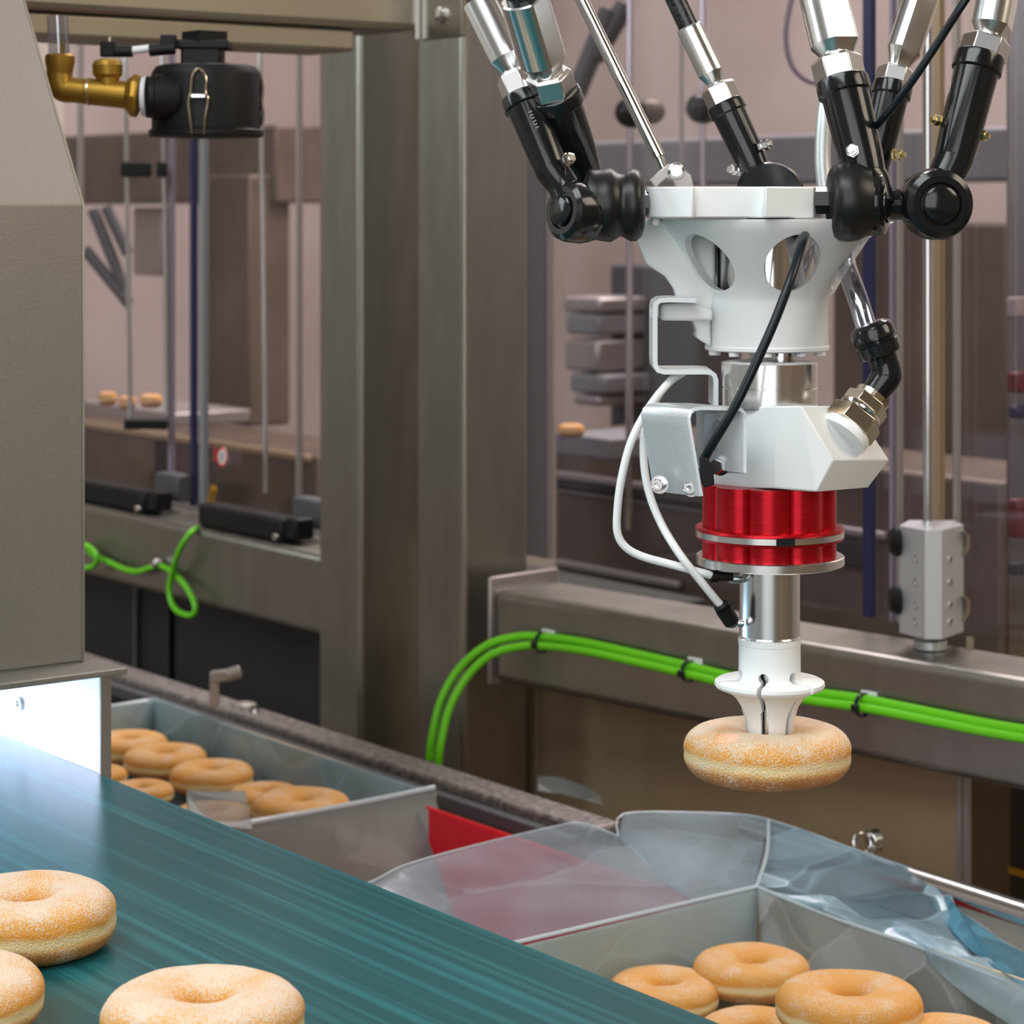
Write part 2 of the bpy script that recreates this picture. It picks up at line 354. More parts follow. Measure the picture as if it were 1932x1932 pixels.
# ================================================================ machine frame
def column(label, x0, x1, y0, y1):
    t = thing('steel_column', label, 'column', ((x0 + x1) / 2, (y0 + y1) / 2, FZ), 'square steel frame columns')
    obj('post', MB().box(x0, x1, y0, y1, FZ + .012, 1.3), 'steel', t, bevel=.006, seg=3)
    obj('foot_plate', MB().box(x0 - .02, x1 + .02, y0 - .02, y1 + .02, FZ, FZ + .012), 'steel', t, bevel=.002)
column('square brushed steel column left of the centre, between the window openings', -2.115, -2.035, 1.35, 1.43)
column('square brushed steel column just right of its twin, beside the green cable loop', -1.936, -1.856, 1.35, 1.43)
t = thing('frame_beam', 'horizontal steel tube beam under the left window, carrying black door switches', 'beam', (-2.6, 1.39, -.445))
obj('tube', MB().box(-3.4, -2.105, 1.352, 1.43, -.445, -.359), 'steel', t, bevel=.007, seg=3)
# right beam, from its left weld plate to the right edge of the picture
t = thing('frame_beam', 'horizontal steel tube beam behind the gripper, along which two green cables run', 'beam', U(1400, 1300, 2.1))
a0 = U(931, 1112, 2.262); a1 = U(1960, 1288, 1.818); dx = (a1 - a0); dx.z = 0; dx.normalize(); nb = Vector((-dx.y, dx.x, 0))
if nb.y < 0: nb = -nb
zt, zb = -.3585, -.445
def bm_(p, w0, w1, z0, z1, l0, l1):
    A = Vector((a0.x, a0.y, 0)); 
    return MB().hexa([A + dx * l0 + nb * w0 + ZV * z0, A + dx * l1 + nb * w0 + ZV * z0, A + dx * l1 + nb * w1 + ZV * z0, A + dx * l0 + nb * w1 + ZV * z0,
                      A + dx * l0 + nb * w0 + ZV * z1, A + dx * l1 + nb * w0 + ZV * z1, A + dx * l1 + nb * w1 + ZV * z1, A + dx * l0 + nb * w1 + ZV * z1])
obj('tube', bm_(a0, 0, .085, zb, zt, 0, 1.1), 'steel', t, bevel=.008, seg=3)
obj('end_plate', bm_(a0, -.003, .088, zb - .004, zt + .012, -.006, -.001), 'midsteel', t, bevel=.002)
# top left beam that carries the vacuum filter
t = thing('overhead_beam', 'horizontal steel beam across the top left, above the black filter pot', 'beam', (-1.65, .95, .14))
obj('tube', MB().box(-1.70, -1.62, .69, 1.134, .150, .25), 'beam', t, bevel=.006, seg=3)
obj('lower_lip', MB().box(-1.695, -1.628, .69, 1.075, .131, .1495), 'beam', t, bevel=.003)
pl = obj('bracket_plate', MB().box(-1.618, -1.562, 1.134, 1.140, .142, .26), 'steel', t, bevel=.0015)
s0 = ony(832, 28, 1.134)
obj('screw', MB().lathe(s0, (0, -1, 0), [(0, .0075), (.003, .0072), (.0045, .005)], 24), 'chrome', pl)
obj('bracket_edge', MB().box(-1.6215, -1.6185, 1.128, 1.1335, .142, .26), 'chrome', t)
# cross rail behind, seen under it
# back guard sheets below the right beam
def sheet(label, px0, px1, Y, ytop, m='brown_steel', hole=None, z1=-.447, name='guard_sheet'):
    p0 = ony(px0, 1400, Y); p1 = ony(px1, 1400, Y)
    t = thing(name, label, 'panel', ((p0.x + p1.x) / 2, Y, FZ + .1), 'brownish guard sheets below the beam')
    o = obj('sheet', MB().box(p0.x, p1.x, Y, Y + .003, FZ + .1, z1), m, t)
    if hole: obj('drilled_hole', MB().lathe(ony(hole[0], hole[1], Y) + Vector((0, -.0004, 0)), (0, 1, 0), [(0, .0028), (.0003, .0028)], 16), 'void', t)
    return t
sheet('narrow brownish steel guard sheet with a small drilled hole, right of the columns', 880, 1012, 1.45, 1290, hole=(948, 1402))
sheet('wide brownish steel guard sheet behind the gripped donut', 1014, 1812, 1.45, 1290, z1=-.449)
p = ony(1818, 1500, 1.45)
t = thing('door_post', 'thin double edged steel post at the right end of the guard sheet', 'post', (p.x, 1.45, FZ))
obj('post', MB().box(p.x - .002, p.x + .003, 1.444, 1.449, FZ, -.447), 'midsteel', t); obj('post_edge', MB().box(p.x + .006, p.x + .009, 1.444, 1.449, FZ, -.447), 'midsteel', t)
# dark cabinet below the left beam
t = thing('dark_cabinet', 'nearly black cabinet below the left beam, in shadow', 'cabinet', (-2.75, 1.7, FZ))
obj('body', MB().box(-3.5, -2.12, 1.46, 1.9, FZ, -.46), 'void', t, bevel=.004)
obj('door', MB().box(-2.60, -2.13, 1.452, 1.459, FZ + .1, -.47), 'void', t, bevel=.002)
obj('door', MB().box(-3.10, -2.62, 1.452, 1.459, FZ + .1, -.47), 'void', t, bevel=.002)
obj('door_edge', MB().box(-2.70, -2.692, 1.446, 1.4515, FZ + .1, -.47), 'darkgrey', t)
# dark machine parts behind the near crate, right edge
t = thing('dark_cabinet', 'dark brown cabinet edge with a yellow stripe at the right edge, below the beam', 'cabinet', ony(1890, 1600, 1.6))
p0 = ony(1822, 1600, 1.60); p1 = ony(2050, 1600, 1.60)
obj('body', MB().box(p0.x, p1.x, 1.60, 1.9, FZ, -.45), 'darkbrown', t)
q = ony(1915, 1590, 1.60); obj('opening', MB().box(q.x, q.x + .08, 1.594, 1.5995, -.62, -.50), 'void', t)
q2 = ony(1918, 1638, 1.60); obj('stripe', MB().box(q.x + .001, q.x + .05, 1.590, 1.5935, q2.z - .003, q2.z + .003), 'brass', t)

# ---- polycarbonate guard panes
def pane(label, px0, px1, Y, y1, z1=1.2, m='pane', edge=None, zb_=None):
    p0 = ony(px0, y1, Y); p1 = ony(px1, y1, Y); z0 = zb_ if zb_ is not None else -.352
    t = thing('guard_screen', label, 'panel', ((p0.x + p1.x) / 2, Y, z0), 'clear guard panes')
    obj('pane', MB().box(p0.x, p1.x, Y, Y + .006, z0, z1), m, t)
    for e, wd, mm in (edge or ()):
        q = ony(e, 400, Y); hw = wd * q.dot(DV) / FPX / 2 / .62
        obj('edge_strip', MB().box(q.x - hw, q.x + hw, Y - .008, Y - .001, z0, z1), mm, t, bevel=.001)
    return t
pane('clear guard pane at the far left, behind the brass fittings', 120, 372, 1.43, 960, edge=((158, 6, 'midsteel'), (330, 7, 'violet'), (372, 9, 'navy')))
pane('clear guard pane below the black filter pot, left of the columns', 388, 598, 1.43, 960, edge=((391, 12, 'greyplastic'), (571, 5, 'midsteel')))
pane('clear guard pane between the right column and the gripper', 975, 1638, 1.50, 1090, edge=((1010, 60, 'smoke'), (1044, 5, 'midsteel'), (977, 4, 'violet')))
pane('clear guard pane behind the bright steel rod at the right', 1647, 1960, 1.505, 1190, edge=((1647, 14, 'navy'), (1692, 5, 'violet'), (1705, 4, 'midsteel'), (1772, 22, 'brown_steel'), (1812, 6, 'midsteel')))

# ================================================================ neighbouring line seen through the panes
def bgbox(name, label, cat, px0, px1, y0, y1, Y, th, m, group=None, bevel=.006, parts=None):
    a = ony(px0, 400, Y); b_ = ony(px1, 400, Y); pm = (px0 + px1) / 2
    z1 = ony(pm, y0, Y).z; z0 = ony(pm, y1, Y).z
    t = thing(name, label, cat, ((a.x + b_.x) / 2, Y + th / 2, z0), group)
    obj('body', MB().box(a.x, b_.x, Y, Y + th, z0, z1), m, t, bevel=bevel)
    for pn, q0, q1, w0, w1, mm in (parts or ()):
        a2 = ony(q0, 400, Y); b2 = ony(q1, 400, Y)
        obj(pn, MB().box(a2.x, b2.x, Y - .012, Y - .001, ony((q0 + q1) / 2, w1, Y).z, ony((q0 + q1) / 2, w0, Y).z), mm, t, bevel=.002)
    return t
bgbox('far_gantry', 'blurred dark horizontal gantry of the far line, behind the left panes', 'gantry', -200, 520, 255, 385, 2.6, .15, 'darkbrown')
bgbox('far_gantry', 'blurred grey brown gantry of the far line, behind the robot arms', 'gantry', 1060, 2100, 250, 345, 2.6, .15, 'greyplastic')
bgbox('far_cabinet', 'blurred brown conveyor cabinet of the far line, low behind the left panes', 'cabinet', -200, 600, 800, 1400, 2.3, .2, 'darkbrown', parts=(('door_gap', 300, 304, 830, 890, 'void'), ('door_gap', 312, 316, 830, 900, 'void'), ('top_rail', -100, 590, 806, 818, 'brown_steel')))
bgbox('far_cabinet', 'blurred brown conveyor cabinet of the far line, low behind the gripper', 'cabinet', 1045, 1890, 860, 1500, 2.2, .2, 'darkbrown', parts=(('rail', 1060, 1240, 900, 914, 'midsteel'), ('rail', 1060, 1680, 958, 972, 'midsteel'), ('rail', 1060, 1290, 1075, 1088, 'midsteel'), ('slot', 1060, 1420, 930, 950, 'void'), ('slot', 1500, 1640, 1010, 1060, 'void')))
bgbox('far_machine_cover', 'blurred dark grey vertical machine cover behind the white bracket', 'cover', 1150, 1312, 500, 870, 2.5, .1, 'darkgrey')
bgbox('far_machine_cover', 'blurred brown machine cover between the red block and the steel rod', 'cover', 1570, 1900, 420, 860, 2.6, .1, 'darkbrown')
bgbox('far_machine_cover', 'blurred dark cover at the left, behind the two thin rods', 'cover', 386, 470, 330, 800, 2.55, .1, 'darkbrown')
bgbox('far_machine_cover', 'blurred pale panel behind the thin rods in the left window', 'cover', 250, 305, 392, 520, 2.7, .02, 'midsteel')
for k, (x0, x1, y0, y1, m_) in enumerate([(1062, 1132, 560, 590, 'midsteel'), (1066, 1130, 592, 632, 'greyplastic'), (1064, 1128, 640, 700, 'midsteel'), (1074, 1140, 705, 742, 'greyplastic'), (1080, 1130, 745, 765, 'midsteel')]):
    bgbox('stacked_box', ['uppermost blurred pale box of the stack', 'second blurred grey box from the top of the stack', 'middle blurred pale box of the stack', 'fourth blurred grey box down the stack', 'lowest blurred pale box of the stack'][k] + ' right of the violet pane edge', 'box', x0, x1, y0, y1, 2.4, .1, m_, group='blurred boxes of the far line')
bgbox('far_column', 'blurred vertical grey steel post at the right edge of the picture', 'post', 1894, 1990, -300, 1260, 1.75, .05, 'steel')
for k, (x0, x1, y0, y1, m_, nm, lb) in enumerate([(1897, 1923, 560, 600, 'pink', 'far_block', 'pinkish blurred block highest in the gap at the right edge'),
        (1898, 1924, 702, 742, 'maroon', 'far_block', 'dark red blurred block in the gap at the right edge'),
        (1900, 1922, 765, 790, 'navy', 'far_block', 'blue black blurred block in the gap at the right edge'),
        (1898, 1922, 942, 1015, 'maroon', 'far_block', 'maroon blurred block below the orange spot at the right edge'),
        (1899, 1922, 1062, 1086, 'void', 'far_block', 'black blurred block below the maroon one at the right edge')]):
    bgbox(nm, lb, 'block', x0, x1, y0, y1, 1.70, .03, m_, group='blurred blocks at the right edge', bevel=.003)
def blob(name, label, cat, c, rx, rz, m, group=None):
    mb = MB().lathe(c - ZV * rz, ZV, [(rz * (1 - math.cos(a * math.pi / 12)), max(1e-4, rx * math.sin(a * math.pi / 12))) for a in range(13)], 24)
    return tag(obj(name, mb, m), label, cat, group)
blob('far_ball_joint', 'blurred black ball joint behind the left robot arms', 'joint', U(1192, 212, 3.0), .022, .020, 'rubber')
blob('far_ball_joint', 'blurred brown black ball joint behind the thin steel strut', 'joint', U(1228, 210, 3.25), .020, .018, 'darkbrown')
blob('far_ball_joint', 'blurred black ball joint right of the thin steel strut', 'joint', U(1326, 204, 3.0), .022, .020, 'rubber')
def rod(label, px, y0, y1, d, wpx, m='chrome', name='steel_rod', group=None, px1=None):
    mb = MB().cyl(U(px, y1, d), U(px if px1 is None else px1, y0, d), wpx * d / FPX / 2, 16)
    return tag(obj(name, mb, m), label, 'rod', group)
rod('blurred bright vertical rod behind the left thick robot boot', 1186, -200, 1000, 3.0, 13, px1=1190)
rod('blurred bright vertical rod behind the middle of the white plate', 1326, -200, 420, 3.0, 11)
rod('thin blurred vertical rod between the two far ball joints', 1286, -200, 380, 3.1, 8, 'midsteel')
rod('left one of two thin rods joined by a black clamp, left window', 246, 60, 800, 2.9, 9, px1=236)
rod('right one of two thin rods joined by a black clamp, left window', 316, 60, 800, 2.9, 9, px1=306)
rod('bright thin rod below the right side of the black filter pot', 502, 100, 930, 2.7, 10, px1=491)
t = thing('rod_clamp', 'blurred black clamp joining the two thin rods, high in the left window', 'clamp', U(272, 320, 2.88))
obj('clamp_bar', MB().obox(U(257, 320, 2.88), RV * .018, DV * .008, ZV * .009), 'mattblack', t, bevel=.002)
obj('clamp_block', MB().obox(U(306, 320, 2.88), RV * .006, DV * .008, ZV * .009), 'mattblack', t, bevel=.002)
tag(obj('rod_clamp', MB().obox(U(276, 800, 2.88), RV * .026, DV * .01, ZV * .006), 'mattblack', bevel=.002), 'blurred black clamp at the lower ends of the two thin rods', 'clamp')
for k, (a, b_) in enumerate([((175, 395), (235, 545)), ((160, 470), (245, 575)), ((200, 390), (242, 480))]):
    tag(obj('far_strut', MB().cyl(U(*a, 3.6), U(*b_, 3.6), .009, 12), 'darkgrey'), ['upper blurred dark diagonal strut left of the thin rods', 'lower blurred dark diagonal strut beside the hood edge', 'short blurred dark diagonal strut nearest the thin rods'][k], 'strut')
for k, (a, b_) in enumerate([((1150, 20), (1085, 180)), ((1120, 110), (1180, 10))]):
    tag(obj('far_strut', MB().cyl(U(*a, 3.6), U(*b_, 3.6), .016, 12), 'darkgrey'), ['blurred dark diagonal strut left of the thin steel strut, top', 'crossing blurred dark strut at the top, behind the steel strut'][k], 'strut')
tag(obj('far_hose', MB().tube([U(1500, -30, 2.6), U(1483, 60, 2.6), U(1495, 125, 2.6), U(1530, 155, 2.6), U(1560, 150, 2.6)], .003, 10), 'violet'), 'thin curved violet hose behind the right robot arms, top', 'hose')
for k, (cx, cy, wpx) in enumerate([(203, 752, 36), (240, 760, 34), (285, 756, 44), (1078, 812, 52), (1915, 875, 26)]):
    c = U(cx, cy, 3.1 if k < 4 else 2.4); r_ = wpx * c.dot(DV) / FPX / 2
    tag(obj('far_donut', MB().lathe(c, ZV, [(.006 * math.sin(a * math.pi / 6) * 1.4, r_ * (.62 + .36 * math.cos(a * math.pi / 6))) for a in range(12)], 24, closed=True), 'donut_gold'),
        ['blurred far donut nearest the hood edge, left window', 'blurred far donut between the hood edge and thin rods', 'blurred far donut between the two thin rods', 'blurred far donut left of the white tubes', 'blurred orange donut at the right edge of the picture'][k], 'donut', 'blurred donuts of the far line')
bgbox('far_tray', 'blurred greyish tray under the far donuts, left window', 'tray', 150, 330, 768, 792, 2.0, .15, 'midsteel', bevel=.003)
bgbox('far_tray', 'blurred greyish tray under the far donut left of the white tubes', 'tray', 1046, 1150, 822, 862, 2.05, .12, 'greyplastic', bevel=.003)
# round warning sticker on the pane
c = ony(420, 862, 1.426)
t = thing('warning_sticker', 'small round red ringed sticker on the left window pane', 'sticker', c)
obj('disc', MB().lathe(c, (0, -1, 0), [(0, .0112), (.0006, .0112)], 32), 'signwhite', t)
obj('ring', MB().lathe(c + Vector((0, -.0007, 0)), (0, -1, 0), [(0, .0112), (.0005, .0112), (.0005, .0085), (0, .0085)], 32, closed=True), 'signred', t)
obj('pictogram', MB().box(c.x - .0018, c.x + .0018, c.y - .0014, c.y - .0008, c.z - .005, c.z + .005), 'mattblack', t)
obj('stroke', MB().box(c.x - .0180, c.x - .0150, c.y - .0014, c.y - .0008, c.z - .007, c.z + .009), 'signred', t)
# ---- door switches on the left beam and their cable
def switch(label, px0, px1, pyb, h, Y, conn=True, sx=1):
    p0 = ony(px0, pyb, Y); p1 = ony(px1, pyb, Y); z0 = -.3585
    t = thing('door_switch', label, 'switch', ((p0.x + p1.x) / 2, Y + .02, z0), 'black door switches')
    obj('switch_body', MB().box(p0.x, p1.x, Y, Y + .03, z0, z0 + h), 'mattblack', t, bevel=.004)
    obj('rear_block', MB().box(p1.x - .045, p1.x + .012, Y + .040, Y + .062, z0 + .012, z0 + h + .018), 'darkgrey', t, bevel=.003)
    obj('actuator_head', MB().box(p1.x - .002, p1.x + .022, Y + .004, Y + .028, z0 + .004, z0 + h + .002), 'mattblack', t, bevel=.003)
    obj('tongue', MB().obox(Vector((p0.x - .02 * sx, Y + .03, z0 + h)), Vector((.001, 0, -.0035)), Vector((0, .004, 0)), Vector((.006, 0, .015)) * .9), 'brass', t)
    obj('screw', MB().lathe(Vector((p1.x - .01, Y - .001, z0 + .006)), (0, -1, 0), [(0, .0045), (.003, .004)], 16), 'chrome', t)
    return t
switch('black door switch on the left beam with green cable at its left end', 372, 532, 1000, .026, 1.362)
switch('black door switch at the hood edge, left end of the left beam', 120, 270, 960, .026, 1.362)
tag(obj('hinge_angle', MB().box(-2.175, -2.125, 1.425, 1.429, -.357, -.30), 'midsteel'), 'small steel angle at the right end of the black door switch', 'bracket')
G = lambda px, py, e=.006: ony(px, py, 1.35 - e)
t = thing('green_cable', 'single green cable hanging in loops along the left beam', 'cable', G(330, 1100))
obj('jacket', MB().tube([G(374, 996, -.01), G(358, 1008, .01), G(338, 1040, .016), G(324, 1085, .012), G(320, 1120, .012), G(330, 1148, .014), G(350, 1160, .016), G(366, 1158, .016), G(367, 1138, .014), G(350, 1105, .010), G(326, 1080, .004), G(305, 1068, .003), G(288, 1070, .006), G(262, 1078, .008), G(236, 1074, .008), G(205, 1060, .006), G(175, 1046, .006), G(160, 1033, .008), G(140, 1030, .012)], .0035, 12), 'green', t)
obj('jacket', MB().tube([G(140, 1024, .018), G(168, 1032, .018), G(183, 1050, .018), G(176, 1068, .018), G(150, 1074, .018)], .0035, 12), 'green', t)
tag(obj('cable_clip', MB().lathe(G(301, 1062, .002), (0, -1, 0), [(0, .006), (.006, .006), (.009, .004)], 18), 'chrome'), 'small bright clip holding the green cable to the left beam', 'clip')

# ---- double green cable on the right beam
def fb(px, py, e):                                  # point on the front face of the right beam, e in front of it
    r = ray(px, py); o = Vector((a0.x, a0.y, 0)) - nb * e; rr = Vector((r.x, r.y, 0))
    return r * (o.dot(nb) / rr.dot(nb))
Cc = [(812, 1440, .07), (817, 1400, .07), (834, 1330, .06), (868, 1270, .045), (920, 1226, .03), (975, 1210, .016), (1023, 1209, .008), (1100, 1219, .006), (1200, 1241, .006), (1300, 1264, .006), (1400, 1288, .006), (1520, 1311, .006), (1628, 1326, .006), (1740, 1348, .006), (1850, 1370, .006), (1950, 1387, .006)]
t = thing('green_cable', 'upper of the paired bright green cables on the right beam', 'cable', fb(1300, 1264, .006), 'paired green cables on the right beam')
obj('jacket', MB().tube([fb(x - 2, y - 8, e) for x, y, e in Cc], .0039, 14), 'green', t)
t = thing('green_cable', 'lower of the paired bright green cables on the right beam', 'cable', fb(1300, 1280, .006), 'paired green cables on the right beam')
obj('jacket', MB().tube([fb(x + (14 if x < 900 else 6), y + (6 if x < 900 else 10), e + .004) for x, y, e in Cc], .0039, 14), 'green', t)
for k, (x, y) in enumerate([(1023, 1212), (1300, 1266), (1628, 1330)]):
    t = thing('cable_tie', ['black cable tie nearest the green cable bend', 'black cable tie on the green cables left of the gripper', 'black cable tie on the green cables right of the gripper'][k], 'cable tie', fb(x, y, .006), 'black cable ties')
    c = fb(x, y, .008)
    obj('band', MB().lathe(c - dx * .0016, dx, [(0, .0098), (.0032, .0098), (.0032, .0088), (0, .0088)], 24, rf=lambda a: 1.0, closed=True), 'cable', t)
    obj('tie_head', MB().obox(c + ZV * -.001 - nb * .0105, dx * .0028, nb * .0022, ZV * .003), 'cable', t, bevel=.0006)
    obj('tie_base', MB().obox(fb(x + 12, y - 12, .002), dx * .008, nb * .0015, ZV * .006), 'white', t, bevel=.0006)

# ---- aluminium clamp block and bright rod at the right
c = U(1752, 1215, 1.955)
t = thing('rod_clamp_block', 'aluminium clamp block with tapped holes on the right beam', 'block', c)
bd = 1.92
def BP(px, py, e=0): return U(px, py, bd + e)
top = [(1697, .03), (1745, .0), (1777, .0), (1818, .035), (1800, .065), (1715, .065)]
zt_, zb2 = BP(1745, 1001).z, BP(1745, 1206).z
mb = MB().prism([Vector((BP(x, 400, e).x, BP(x, 400, e).y, zb2)) for x, e in top], ZV * (zt_ - zb2))
blk = obj('block', mb, 'alu', t, smooth=10)
for px, rowy in ((1729, (1055, 1099, 1142, 1174)), (1793, (1055, 1098, 1141, 1173))):
    e = .011 if px < 1745 else .0135
    nrm = (Vector((BP(1697, 400, .03).x, BP(1697, 400, .03).y, 0)) - Vector((BP(1745, 400, 0).x, BP(1745, 400, 0).y, 0))) if px < 1745 else (Vector((BP(1818, 400, .035).x, BP(1818, 400, .035).y, 0)) - Vector((BP(1777, 400, 0).x, BP(1777, 400, 0).y, 0)))
    nn = Vector((nrm.y, -nrm.x, 0)).normalized()
    if nn.dot(DV) > 0: nn = -nn
    for yy in rowy:
        obj('tapped_hole', MB().lathe(BP(px, yy, e) + nn * .0003, nn, [(-.002, .0030), (.0006, .0034), (.0006, .0022), (-.002, .0018)], 18, closed=True), 'satin', blk)
        obj('hole_bottom', MB().lathe(BP(px, yy, e), nn, [(-.0005, .0022), (.0004, .0022)], 16), 'void', blk)
obj('base_collar', MB().cyl(BP(1755, 1224, .035), BP(1755, 1206, .035), .0135, 32), 'alu', t, bevel=.001)
for yy in (1022, 1132):
    obj('knob', MB().lathe(BP(1697, yy, .035), -RV, [(0, .012), (.004, .0125), (.008, .009)], 24), 'mattblack', t)
for yy in (1024, 1146):
    obj('pane_clip', MB().ribbon([BP(1818, yy - 22, .03), BP(1829, yy - 10, .03), BP(1828, yy + 10, .03), BP(1818, yy + 26, .03)], .0015, DV * .01), 'nickel', t)
obj('rod', MB().cyl(BP(1751, 1001, .035), Vector((BP(1749, 0, .035).x, BP(1749, 0, .035).y, .7)), .0042, 24), 'chrome', t)
obj('corner_tab', MB().obox(BP(1829, 1215, .04), RV * .003, DV * .002, ZV * .006), 'nickel', t)

# ================================================================ belt conveyor and hood
ZB = -.35
t = thing('belt_conveyor', 'teal conveyor belt with fine lengthwise scratches, running to the lower right', 'conveyor', (-1.4, .4, ZB - .06))
obj('belt', MB().box(-3.0, -.25, .10, .694, ZB - .003, ZB), 'belt', t, bevel=.0012)
obj('belt_bed', MB().box(-3.0, -.25, .11, .688, ZB - .05, ZB - .0035), 'dark_steel', t)
HX = -1.34
t = thing('tunnel_hood', 'grey steel inspection hood with a sloped top, over the belt at the left', 'hood', (-1.7, .4, -.29))
mb = MB()
prof = [(HX, -.279), (HX, .0047), (-1.526, .30), (-2.25, .30), (-2.25, -.279), (-2.247, -.279), (-2.247, .297), (-1.5285, .297), (HX - .003, .004), (HX - .003, -.279)]
mb.prism([(x, .05, z) for x, z in prof], (0, .633, 0))
obj('hood_shell', mb, 'hood', t, bevel=.0012)
obj('side_cheek', MB().prism([(x, .6825, z) for x, z in [(HX, -.279), (HX, .0047), (-1.526, .30), (-2.25, .30), (-2.25, -.279)]], (0, .0015, 0)), 'hood', t)
obj('flange', MB().box(-2.25, -1.308, .05, .697, -.2835, -.2795), 'hood', t, bevel=.0008)
lt = obj('lit_side_panel', MB().box(-2.25, HX + .001, .695, .6985, ZB - .02, -.284), 'inner', t, bevel=.0006)
sp_ = ony(38, 1327, .6945)
obj('screw', MB().lathe(sp_, (0, -1, 0), [(0, .0048), (.002, .0044), (.002, .0025), (.0008, .0022)], 20), 'satin', lt)
obj('panel_edge', MB().box(HX + .001, HX + .004, .693, .7005, ZB - .02, -.2838), 'hood', t, bevel=.0005)
l = bpy.data.lights.new('tunnel_lamp', 'AREA'); l.shape = 'RECTANGLE'; l.size = .75; l.size_y = .35; l.energy = 18; l.color = (.74, .79, 1)
o = bpy.data.objects.new('tunnel_lamp', l); C.objects.link(o); o.location = (-1.78, .42, -.2845); 

# ================================================================ donuts
def donut_mesh(name, Rr, h, seed, m, nt_=120, np_=56):
    me_v = []; fs = []
    off = Vector((seed * 3.1, seed * 1.7, 0))
    a = .415 * Rr; rc = Rr - a
    for i in range(nt_):
        th = 2 * math.pi * i / nt_; ct, st = math.cos(th), math.sin(th)
        wob = 1 + .030 * noise.noise(Vector((ct * 1.2, st * 1.2, seed)))
        hw = 1 + .07 * noise.noise(Vector((ct, st, seed + 9)))
        for j in range(np_):
            ph = 2 * math.pi * j / np_; cp, sn = math.cos(ph), math.sin(ph)
            e = .72
            x = math.copysign(abs(cp) ** e, cp); z = math.copysign(abs(sn) ** .88, sn)
            # proofed dough: pale line round the outside is slightly pinched in
            pin = 1 - .034 * math.exp(-((z + .03 + .12 * noise.noise(Vector((ct * 2, st * 2, seed + 4)))) / .16) ** 2) if cp > 0 else 1
            rr = (rc + a * x * pin) * wob; zz = h / 2 * z * hw
            if cp < 0: zz *= 1 - .10 * abs(cp); 
            p = Vector((rr * ct, rr * st, zz))
            q = p * (1 + .010 * noise.noise(p * 90 + off) + .0035 * noise.noise(p * 900 + off))
            me_v.append(q)
    for i in range(nt_):
        for j in range(np_):
            i2 = (i + 1) % nt_; j2 = (j + 1) % np_
            fs.append((i * np_ + j, i2 * np_ + j, i2 * np_ + j2, i * np_ + j2))
    me = bpy.data.meshes.new(name); me.from_pydata(me_v, [], fs); recalc(me); me.shade_smooth(); me.materials.append(M[m]); return me
def donut(label, c, wid, m, seed, group=None, h=None, tilt=(0, 0), rz=0):
    Rr = wid / 2; h = h or wid * .30
    me = donut_mesh('donut', Rr, h, seed, m)
    o = bpy.data.objects.new('donut', me); C.objects.link(o); o.location = c; o.rotation_euler = (tilt[0], tilt[1], rz)
    return tag(o, label, 'donut', group)
hb = .026
donut('white sugared donut on the belt, lower edge of the picture', U(384, 400, .995) + ZV * (ZB + hb / 2 + .0005), .0852, 'donut_white', 1, 'fresh donuts on the belt', h=hb, rz=1)
donut('white sugared donut on the belt beside the lit hood panel', U(50, 400, 1.136) + ZV * (ZB + hb / 2 + .0005), .0862, 'donut_white', 2, 'fresh donuts on the belt', h=.029, rz=2)
donut('white sugared donut cut by the left edge, between the other two on the belt', U(-105, 400, 1.02) + ZV * (ZB + hb / 2 + .0005), .0850, 'donut_white', 3, 'fresh donuts on the belt', h=hb, rz=3)
donut('sugared donut held in mid air on the white gripper', R(1448, 1419), .0832, 'donut_mid', 4, h=.0262, tilt=(.01, .0), rz=4)
def px_donut(label, cx, cy, wpx, z, m, seed, group, tilt=(0, 0)):
    d = -z * FPX / (cy - HY); return donut(label, U(cx, cy, d), wpx * d / FPX, m, seed, group, tilt=tilt, rz=seed)
g = 'packed donuts in the near crate'
px_donut('golden donut at the back of the near crate, beside its corner fold', 1418, 1835, 221, -.530, 'donut_gold', 5, g)
px_donut('largest golden donut in the near crate, right of the back one', 1603, 1900, 277, -.492, 'donut_gold', 6, g)
px_donut('golden donut half hidden by the belt edge, leftmost in the near crate', 1252, 1876, 212, -.538, 'donut_gold', 7, g)
px_donut('golden donut between the belt edge and the largest one, bottom edge', 1428, 1958, 225, -.530, 'donut_gold', 8, g)
px_donut('golden donut at the bottom right of the near crate', 1786, 1974, 232, -.505, 'donut_gold', 9, g)
g = 'packed donuts in the left crate'
px_donut('golden donut farthest back in the left crate, beside the hood panel', 241, 1410, 152, -.530, 'donut_gold', 11, g)
px_donut('second golden donut of the back row in the left crate', 312, 1436, 158, -.530, 'donut_gold', 12, g)
px_donut('third golden donut of the back row in the left crate', 399, 1467, 160, -.530, 'donut_gold', 13, g)
px_donut('fourth golden donut of the back row, behind the rightmost one', 500, 1506, 138, -.536, 'donut_gold', 14, g)
px_donut('rightmost golden donut in the left crate, at its near end', 568, 1527, 187, -.522, 'donut_gold', 15, g)
px_donut('golden donut in front, at the hood panel edge in the left crate', 186, 1466, 110, -.534, 'donut_gold', 16, g)
px_donut('golden donut half hidden by the belt edge in the left crate', 266, 1498, 124, -.534, 'donut_gold', 17, g)
px_donut('golden donut beneath the milky film flap', 400, 1545, 150, -.532, 'donut_gold', 18, g)

